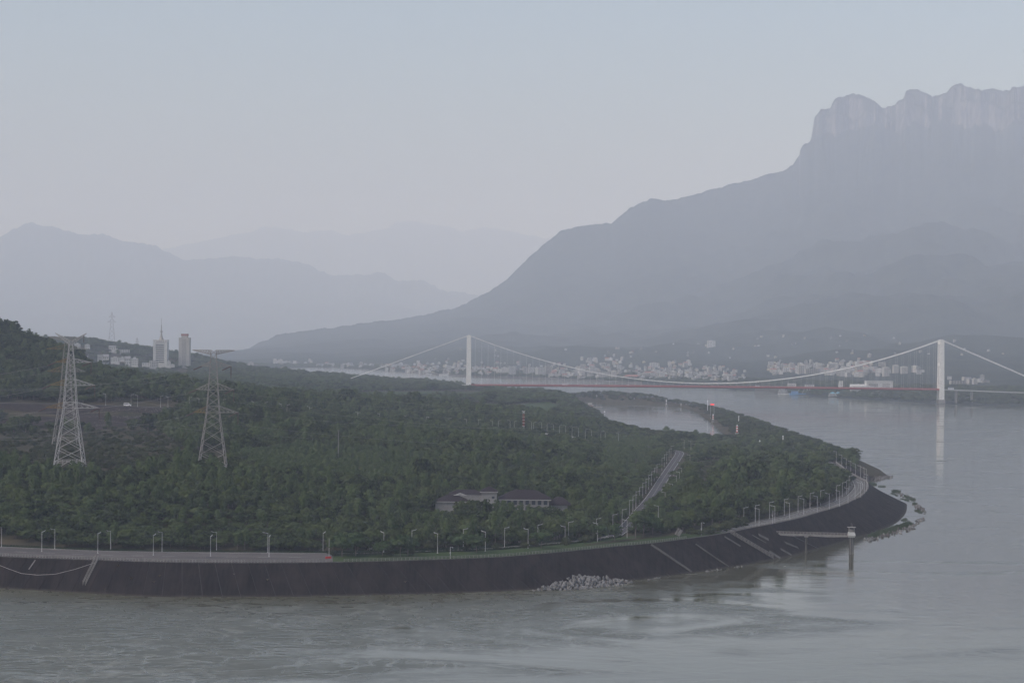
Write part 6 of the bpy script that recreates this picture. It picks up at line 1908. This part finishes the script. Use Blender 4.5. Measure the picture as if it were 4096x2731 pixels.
# tufts on the slope joints
mb = MB()
for (u, v, n) in [(474, 2264, 40), (534, 2320, 40), (630, 2303, 30), (622, 2332, 26), (1075, 2318, 40), (420, 2361, 12), (1620, 2330, 14), (930, 2300, 10)]:
    p = slope_xy(u, v)
    for k in range(n):
        a = rng.uniform(0, 6.28); l = rng.uniform(.5, 1.3)
        b = p + Vector((math.cos(a) * l * .8, math.sin(a) * l * .5 - .3, l * .9 + .1)); s_ = rng.uniform(.05, .1)
        mb.add([p + Vector((s_, 0, 0)), p - Vector((s_, 0, 0)), b], [(0, 1, 2)])
MT['dry'] = mat('dry_weed', (0.14, 0.11, 0.07), 0.9)
tag(mb.build('weed_tufts', MT['dry']), 'dry weed tufts sprouting from the joints of the embankment', None, None, 'stuff')

# terrace stairway at the right end of the lawn
p0, p1 = at(2708, 2140, z=15.0), at(2722, 2116, z=18.2)
t = thing('stairway', 'broad dark stone stairway at the right end of the lawn', 'stairway', (0, 0, 0))
d = p1 - p0; hd = Vector((d.x, d.y, 0)).normalized(); sd = Vector((hd.y, -hd.x, 0))
for k in range(14):
    c = p0.lerp(p1, k / 14)
    MB().bar(c - sd * 3.0 + Vector((0, 0, -.6)), c + sd * 3.0 + Vector((0, 0, -.6)), Vector((d.x, d.y, 0)).length / 14, 1.4).build('step', MT['concrete_dark'], t)
for s in (-1, 1):
    MB().bar(p0 + sd * s * 3.3, p1 + sd * s * 3.3, .45, 1.5).build('side_wall', MT['concrete'], t)
p = at(2660, 2092, z=19.0)
t = thing('shelter', 'small white open shelter among the trees left of the stairway', 'shelter', (p.x, p.y, p.z - 2.6))
MB().box(-2.0, 2.0, 1.4, 1.7, 0, 2.4).build('back_wall', MT['white'], t)
MB().hip(-2.4, 2.4, -2, 2, 2.6, 3.6, 1.8, .2, .2).build('roof', MT['roof'], t)
for s in (-1, 1): MB().box(s * 1.8 - .15, s * 1.8 + .15, -1.7, -1.4, -1, 2.4).build('post', MT['white'], t)

# ------------------------------------------------------------------ gauge tower and its footbridge
Yp = 1183.0
g = at(3405, 2215.6, z=0)
t = thing('gauge_tower', 'pale concrete gauge tower standing in the river off the embankment', 'tower', (g.x, g.y, 0))
MB().lathe([(1.5, -6), (1.5, 0.4), (1.28, 0.45), (1.25, 9.4)], 10).build('shaft', MT['concrete_dark'], t)
for s in (-.55, .5): MB().box(s - .14, s + .14, -1.45, -1.15, 0, 9.3).build('guide_rail', MT['concrete'], t)
MB().add([(-1.6, -1.6, 9.42), (1.6, -1.6, 9.42), (1.6, 1.6, 9.42), (-1.6, 1.6, 9.42), (-2.0, -2.0, 10.6), (2.0, -2.0, 10.6), (2.0, 2.0, 10.6), (-2.0, 2.0, 10.6), (-1.7, -1.7, 12.3), (1.7, -1.7, 12.3), (1.7, 1.7, 12.3), (-1.7, 1.7, 12.3)],
         [(3, 2, 1, 0), (0, 1, 5, 4), (1, 2, 6, 5), (2, 3, 7, 6), (3, 0, 4, 7), (4, 5, 9, 8), (5, 6, 10, 9), (6, 7, 11, 10), (7, 4, 8, 11), (8, 9, 10, 11)]).build('cabin', MT['white'], t)
for a in (-1.4, 1.4):
    for b in (-1.4, 1.4): MB().box(a - .09, a + .09, b - .09, b + .09, 12.32, 15.0).build('post', MT['steel_grey'], t)
mb = MB()
for zz in (12.9, 13.5):
    for a, b in (((-1.4, -1.4), (1.4, -1.4)), ((1.4, -1.4), (1.4, 1.4)), ((-1.4, 1.4), (1.4, 1.4)), ((-1.4, -1.4), (-1.4, 1.4))): mb.bar((a[0], a[1], zz), (b[0], b[1], zz), .08)
mb.build('rail', MT['steel_grey'], t)
MB().box(-.8, .6, -.7, .7, 12.32, 13.9).build('winch_box', MT['steel_grey'], t)
MB().box(-2.2, 2.2, -1.9, 1.9, 15.02, 15.25).build('canopy', MT['steel_grey'], t)
for x, h in ((-.2, 17.6), (.5, 17.0)): MB().tube([(x, 0, 15.2), (x, 0, h)], .06, 5).build('antenna', MT['steel_grey'], t)
p0, p1 = at(3106, 2131, y=1190), Vector((g.x - 2.0, g.y, 0))
t = thing('footbridge', 'narrow concrete footbridge with railing leading to the gauge tower', 'footbridge', (0, 0, 0))
z0 = 10.6
a, b = Vector((p0.x, p0.y, z0)), Vector((p1.x, p1.y, z0))
mid = a.lerp(b, .42)
def girder(x0, x1, name):
    mb = MB()
    L = (x1 - x0).length
    dr = (x1 - x0).normalized(); s = Vector((-dr.y, dr.x, 0)) * 0.8
    pr = [(0, 0), (L, 0), (L, -1.0), (L * .5, -1.35), (0, -1.0)]
    vs = [x0 + dr * q + Vector((0, 0, w)) - s for q, w in pr] + [x0 + dr * q + Vector((0, 0, w)) + s for q, w in pr]
    n = len(pr)
    mb.add(vs, [tuple(range(n)), tuple(range(2 * n - 1, n - 1, -1))] + [((i + 1) % n, i, n + i, n + (i + 1) % n) for i in range(n)])
    return mb.build(name, MT['concrete'], t)
girder(a, mid, 'girder'); girder(mid, b, 'girder')
for s in (-.75, .75):
    mb = MB()
    for zz in (1.1, .55): mb.bar(a + Vector((0, s, zz)), b + Vector((0, s, zz)), .08)
    for k in range(22):
        c = a.lerp(b, k / 21); mb.bar(c + Vector((0, s, 0)), c + Vector((0, s, 1.15)), .08)
    mb.build('handrail', MT['steel_grey'], t)
MB().tube([(mid.x, mid.y, -4), (mid.x, mid.y, z0 - 1.0)], .62, 10).build('pier', MT['concrete_dark'], t)
MB().box(mid.x - 1.0, mid.x + 1.0, mid.y - .9, mid.y + .9, z0 - 1.75, z0 - 1.05).build('pier_cap', MT['concrete'], t)
pa = slope_xy(3106, 2150)
MB().tube([(a.x + 2, a.y, pa.z - 4), (a.x + 2, a.y, z0 - 1)], .4, 8).build('abutment_post', MT['concrete_dark'], t)
e0 = at(3012, 2131, y=1176)
MB().bar((a.x, a.y, z0 - .4), (e0.x, e0.y, z0 - .2), 1.6, .5).build('landing', MT['concrete_dark'], t)

# ------------------------------------------------------------------ rocks
rp = thing('rock_pile', 'pile of pale angular boulders at the foot of the embankment', 'rock pile', (0, 0, 0))
fl = [(2121, 2364), (2200, 2363), (2274, 2360), (2410, 2349), (2480, 2339), (2538, 2328)]
front = np.array([tuple(at(u, v, z=0))[:2] for u, v in fl])
poly = [(2121, 2366), (2200, 2338), (2290, 2305), (2318, 2299), (2400, 2304), (2480, 2316), (2540, 2328), (2480, 2341), (2410, 2351), (2274, 2362)]
k = 0
for _ in range(2600):
    u, v = rng.uniform(2118, 2542), rng.uniform(2296, 2366)
    if not inside(np.array([u]), np.array([v]), poly)[0]: continue
    d = ray(u, v)
    Yv = np.linspace(985, 1075, 200); tt = Yv / d[1]; zz = CAMH + d[2] * tt
    dist = seg_dist(d[0] * tt, Yv, front)[0]
    sgn = np.where(Yv > np.interp(d[0] * tt, front[:, 0], front[:, 1]), 1, -1)
    hit_ = np.nonzero(0.37 * dist * sgn >= zz)[0]
    if not len(hit_): continue
    i = hit_[0]
    o = link('rock', ROCKS[k % 5][0], rp)
    s = rng.uniform(.5, 1.15) * (1.4 if rng.random() < .15 else 1)
    o.location = (d[0] * tt[i], Yv[i], max(zz[i], -.1)); o.rotation_euler = tuple(rng.uniform(0, 6.28, 3)); o.scale = (s * rng.uniform(.8, 1.3), s, s * rng.uniform(.7, 1.1))
    k += 1
    if k >= 296: break
# mound of smaller stones under them
mb = MB()
for j in range(26):
    f = j / 25
    x, y = np.interp(f, np.linspace(0, 1, len(front)), front[:, 0]), np.interp(f, np.linspace(0, 1, len(front)), front[:, 1])
    for dd, z in ((-1.5, -.8), (2, .5), (5, 1.8), (8, 3.0), (11, 4.0), (14, 4.6)): mb.v.append((x, y + dd * math.sin(math.pi * min(.98, f * .96 + .02)) ** .6, z * .7 * math.sin(math.pi * min(.98, f * .96 + .02)) ** .7 - 1.1))
mb.f = [(j * 6 + i, (j + 1) * 6 + i, (j + 1) * 6 + i + 1, j * 6 + i + 1) for j in range(25) for i in range(5)]
mb.build('rubble_core', MT['rock_brown'], rp)
def rock_spit(label, bands, n, size, brown, zt=0.0):
    t = thing('rock_spit', label, 'rocks', (0, 0, 0))
    for k in range(n):
        (u0, v0, u1, v1, w) = bands[k % len(bands)]
        f = rng.random()
        u, v = u0 + (u1 - u0) * f + rng.normal() * w * 1.3, v0 + (v1 - v0) * f + rng.normal() * w * .55
        p = at(u, v, z=0)
        o = link('rock', ROCKS[k % 5][1 if rng.random() < brown else 0], t)
        s = rng.uniform(*size)
        o.location = (p.x, p.y, s * rng.uniform(-.1, .35)); o.rotation_euler = tuple(rng.uniform(0, 6.28, 3)); o.scale = (s * 1.3, s, s * .7)
    return t
rock_spit('brown and grey rocks breaking the water in front of the point', [(3466, 2161, 3560, 2138, 6), (3560, 2138, 3640, 2112, 7), (3640, 2112, 3690, 2076, 6)], 150, (.4, 1.2), .6)
rock_spit('scattered rocks with tufts in the shallows right of the point', [(3590, 1968, 3655, 1998, 5), (3668, 2018, 3698, 2050, 5), (3668, 2018, 3680, 2040, 6)], 110, (.4, 1.1), .6)
rock_spit('pale rock spit behind the point with a dark outer end', [(3474, 1920, 3530, 1912, 4), (3530, 1912, 3572, 1906, 3.5), (3480, 1916, 3540, 1908, 4)], 150, (.6, 1.6), .35)
rock_spit('thin line of washed pale stones at the water line right of the rock pile', [(2590, 2319, 2650, 2309, 1.5), (2815, 2287, 2890, 2277, 1.5), (2900, 2268, 2965, 2266, 1.5), (2000, 2362, 2075, 2356, 1.5)], 60, (.3, .7), .1)
mb = MB()
def reeds(band, n, h):
    u0, v0, u1, v1, w = band
    for k in range(n):
        f = rng.random()
        p = at(u0 + (u1 - u0) * f + rng.normal() * w, v0 + (v1 - v0) * f + rng.normal() * w * .5, z=0)
        for q in range(5):
            a = rng.uniform(0, 6.28); l = h * rng.uniform(.3, .85); s_ = .16
            b = p + Vector((math.cos(a) * .5, math.sin(a) * .5, l)); c0 = p + Vector((rng.normal() * .4, rng.normal() * .4, -.1))
            mb.add([c0 + Vector((s_, 0, 0)), c0 - Vector((s_, 0, 0)), b], [(0, 1, 2)])
reeds((3480, 2145, 3560, 2118, 7), 520, 1.6); reeds((3540, 2128, 3640, 2092, 7), 620, 1.8); reeds((3575, 1964, 3598, 1968, 4), 160, 1.5); reeds((3620, 1984, 3655, 2000, 4), 150, 1.3)
reeds((3605, 1994, 3640, 2003, 2), 50, 1.0); reeds((3655, 2012, 3665, 2018, 3), 60, 1.2); reeds((3665, 2040, 3690, 2050, 4), 70, 1.0); reeds((3480, 1934, 3500, 1938, 4), 120, 1.8); reeds((3612, 2080, 3625, 2076, 3), 40, 1.4); reeds((3515, 1945, 3540, 1946, 2), 40, 1.2); reeds((3565, 1972, 3590, 1982, 2), 40, 1.)
tag(mb.build('reeds', MT['reed']), 'green reeds growing in the shallows round the point', None, None, 'stuff')

# ------------------------------------------------------------------ harbour pool: marks, signs, dock house
def beacon(label, u, vt, vb, Y, cols, z=None):
    H = (vb - vt) * Y / F
    p = at(u, vb, y=Y)
    t = thing('navigation_mark', label, 'navigation mark', p)
    r = H * .085
    MB().box(-r * 2.2, r * 2.2, -r * 2.2, r * 2.2, -9, H * .14).build('plinth', MT['concrete'], t)
    n = 5
    for k in range(n):
        MB().lathe([(r * 1.1, H * (.14 + .13 * k)), (r, H * (.14 + .13 * (k + 1)) - .01)], 10).build('band', cols[k % 2], t)
    MB().lathe([(r * 1.5, H * .79), (r * 1.5, H * .81), (r * .7, H * .815), (r * .7, H * .9), (r * .05, H)], 10).build('lantern', MT['markwhite'], t)
W_, K_, R2 = MT['markwhite'], MT['black'], MT['red']
beacon('upper of two black and white marks on the dark pool revetment', 2418, 1641, 1667, 3200, (W_, K_))
beacon('lower of two black and white marks on the dark pool revetment', 2449, 1690, 1718, 2820, (W_, K_))
beacon('black and white mark on the dike at the far side of the pool', 2665, 1597, 1620, 3740, (W_, K_))
beacon('black and white mark beside the white harbour office near the left bridge tower', 1945, 1552, 1582, 3900, (W_, K_))
beacon('red and white mark on the dike below the red lit sign', 2852, 1654, 1680, 2990, (W_, R2))
beacon('tall red and white mark on the dike at the near end of the pool', 2948, 1697, 1734, 2480, (R2, W_))
beacon('small black and white mark among the trees on the dike', 3039, 1758, 1784, 2150, (W_, K_))
p = at(2849, 1650, y=3080)
t = thing('lit_sign', 'red lit sign board on posts on the dike beyond the pool', 'sign', p)
zt_ = at(2849, 1618, y=3080).z - p.z
for s in (-1, 1): MB().box(s * 2.6 - .2, s * 2.6 + .2, -.2, .2, -9, zt_ + 1.5).build('post', MT['lamp'], t)
MB().box(-2.8, 2.8, -.45, -.22, zt_ - .6, zt_ + 1.2).build('panel', MT['redlight'], t)
for i, (u, vt, vb, Y) in enumerate([(2387, 1580, 1590, 3990), (2462, 1586, 1596, 3900), (2537, 1592, 1602, 3870), (2612, 1598, 1608, 3830), (2724, 1612, 1622, 3680), (2830, 1600, 1640, 3300), (2955, 1663, 1672, 2720), (3132, 1742, 1754, 2150)]):
    p = at(u, vb, y=Y)
    t = thing('marker_post', '%s small white marker post from the left along the dike' % ORD[i], 'post', p, 0, 'marker posts on the dike')
    H = (vt - vb) * -Y / F
    MB().box(-.35, .35, -.35, .35, -8, H * .8).build('shaft', W_, t); MB().box(-.6, .6, -.6, .6, H * .8, H).build('cap', W_, t)
# dark revetment on the pool's left shore
mb = MB()
lp = catmull([(112, 3950), (122, 3700), (132, 3454), (142, 3208), (139, 2843), (144, 2788), (150, 2600)], 8)
up_ = offset(lp, -26)
for i in range(len(lp) - 1):
    vs = []
    for f, z in ((0, -2), (.15, .6), (.55, 5.5), (1, 9.5)):
        vs += [(lp[i][0] + (up_[i][0] - lp[i][0]) * f, lp[i][1] + (up_[i][1] - lp[i][1]) * f, z), (lp[i + 1][0] + (up_[i + 1][0] - lp[i + 1][0]) * f, lp[i + 1][1] + (up_[i + 1][1] - lp[i + 1][1]) * f, z)]
    mb.add(vs, [(0, 1, 3, 2), (2, 3, 5, 4), (4, 5, 7, 6)])
MT['slope2'] = mat('pool_revetment', (0.014, 0.013, 0.016), 0.95, spec=0.03, c2=(0.03, 0.028, 0.032), scale=0.1)
tag(mb.build('pool_revetment', MT['slope2']), 'dark sloping revetment on the left shore of the harbour pool', 'revetment')
# dock house
Yd = 3450; m_ = Yd / F
p = at(2360, 1636, y=Yd)
t = thing('dock_house', 'small tiered dock house on the left shore of the harbour pool', 'building', (p.x, Yd, 1.5))
MB().box(-8 * m_, 8 * m_, -6, 6, -4, 8 * m_).build('base', MT['concrete'], t)
for k, (w, z0_, z1_) in enumerate([(17, 8, 11), (10, 13, 17), (14, 17.1, 19), (8, 21, 27)]):
    MB().box(-w * m_, w * m_, -7 + k, 7 - k, z0_ * m_, z1_ * m_).build('tier', MT['offwhite'] if k != 1 else MT['brick'], t)
MB().box(-6 * m_, 6 * m_, -5, 5, 11.02 * m_, 13 * m_).build('window_band', MT['glass'], t)
MB().box(-6 * m_, 6 * m_, -4, 4, 19.02 * m_, 21 * m_).build('window_band', MT['glass'], t)
MB().bar((14 * m_, -2, 4), (44 * m_, -30, 6), 2.4, 1.0).build('gangway', MT['steel_grey'], t)
# harbour office by the left tower, and its neighbour
for (u, w, vt, vb, lab, fl) in [(1953, 26, 1553, 1577, 'white three-storey harbour office right of the left bridge tower foot', 3), (2005, 12, 1559, 1574, 'small pale square building right of the harbour office', 1)]:
    Y = 3850; m_ = Y / F
    p = at(u, vb, y=Y)
    t = thing('harbour_office', lab, 'building', p)
    H = (vb - vt) * m_
    MB().box(-w / 2 * m_, w / 2 * m_, 0, 10, -6, H).build('wall', MT['white'], t)
    MB().box(-w / 2 * m_ - .6, w / 2 * m_ + .6, -.6, 10.6, H + .01, H + .8).build('roof', MT['white'], t)
    for f in range(fl):
        MB().box(-w * .4 * m_, w * .4 * m_, -.12, .1, H * (f + .35) / fl, H * (f + .75) / fl).build('window_band', MT['glass'], t)
p = at(2068, 1588, y=3600); m_ = 3600 / F
t = thing('arch_bridge', 'low white arched footbridge in the park near the left bridge tower', 'footbridge', p)
mb = MB()
for k in range(12):
    x0, x1 = -22 + 44 * k / 12, -22 + 44 * (k + 1) / 12
    mb.bar((x0 * m_, 0, 1 + 6 * m_ * (1 - (x0 / 22) ** 2) * .5 + 2), (x1 * m_, 0, 1 + 6 * m_ * (1 - (x1 / 22) ** 2) * .5 + 2), 3, .9)
mb.build('deck', MT['white'], t)
for s in (-14, 0, 14): MB().box(s * m_ - .6, s * m_ + .6, -1.4, 1.4, -3, 3.0).build('pier', MT['white'], t)
# summit mast
p = at(3820, 348, y=float(ridge_y(3820)) + 20); H = 36 * 17000 / F
t = thing('summit_mast', 'thin faint mast on the highest summit of the cliffs', 'mast', (p.x, p.y, p.z - 6))
mb = MB()
for s, q in ((-1, -1), (1, -1), (1, 1), (-1, 1)): mb.bar((s * 3.5, q * 3.5, 0), (s * .8, q * .8, H), .9)
mb.build('leg', MT['steel_grey'], t)
for k in range(1, 6): MB().box(-4 + .5 * k, 4 - .5 * k, -4 + .5 * k, 4 - .5 * k, H * k / 6, H * k / 6 + 1).build('platform', MT['steel_grey'], t)
# park paths
for i, pts in enumerate(([(2028, 1632), (2060, 1624), (2100, 1616), (2122, 1610)], [(2100, 1640), (2118, 1642), (2135, 1645)], [(2085, 1600), (2100, 1603), (2125, 1608)])):
    q = np.array([tuple(hit1(u, v, 2300, 4200)) for u, v in pts]); q[:, 2] += .35
    tag(ribbon('path', q, 2.2, MT['concrete_road'], 0.15, step=8), kind='structure')
for i, pl in enumerate(([(1440, 1588), (1560, 1580), (1900, 1585), (1960, 1570), (1700, 1566), (1430, 1568)], [(1700, 1630), (1960, 1646), (2050, 1638), (1990, 1614), (1720, 1608)], [(2025, 1650), (2150, 1660), (2255, 1640), (2195, 1608), (2030, 1620)])):
    us_ = np.linspace(min(p[0] for p in pl), max(p[0] for p in pl), 26)
    ysr = (2900, 3850) if i == 0 else (2350, 3100)
    yy = np.geomspace(ysr[0], ysr[1], 40)
    A_, B_ = np.meshgrid(us_, yy); Xm = (A_ - CX) / F * B_
    Zm = height(Xm, B_) + .4
    pu, pv = proj(Xm, B_, Zm)
    msk = inside(pu, pv, pl)
    if msk.any(): tag(link('meadow', grid_mesh('meadow', Xm, B_, Zm, MT['lawn'], True, msk)), kind='structure')

# ------------------------------------------------------------------ haze: one closed box of even air round everything
mb = MB().box(-25000, 25000, -5000, 55500, -9, 2600)
hz = bpy.data.materials.new('haze')
hz.use_nodes = True
hn = hz.node_tree.nodes
hn.remove(hn['Principled BSDF'])
pv = hn.new('ShaderNodeVolumePrincipled')
pv.inputs['Color'].default_value = HAZE_COLOR
pv.inputs['Absorption Color'].default_value = (1, 1, 1, 1)
pv.inputs['Density'].default_value = HAZE_DENSITY
pv.inputs['Anisotropy'].default_value = HAZE_G
hz.node_tree.links.new(pv.outputs[0], hn['Material Output'].inputs['Volume'])
tag(mb.build('haze', hz), 'pale even haze filling the valley air', None, None, 'stuff')
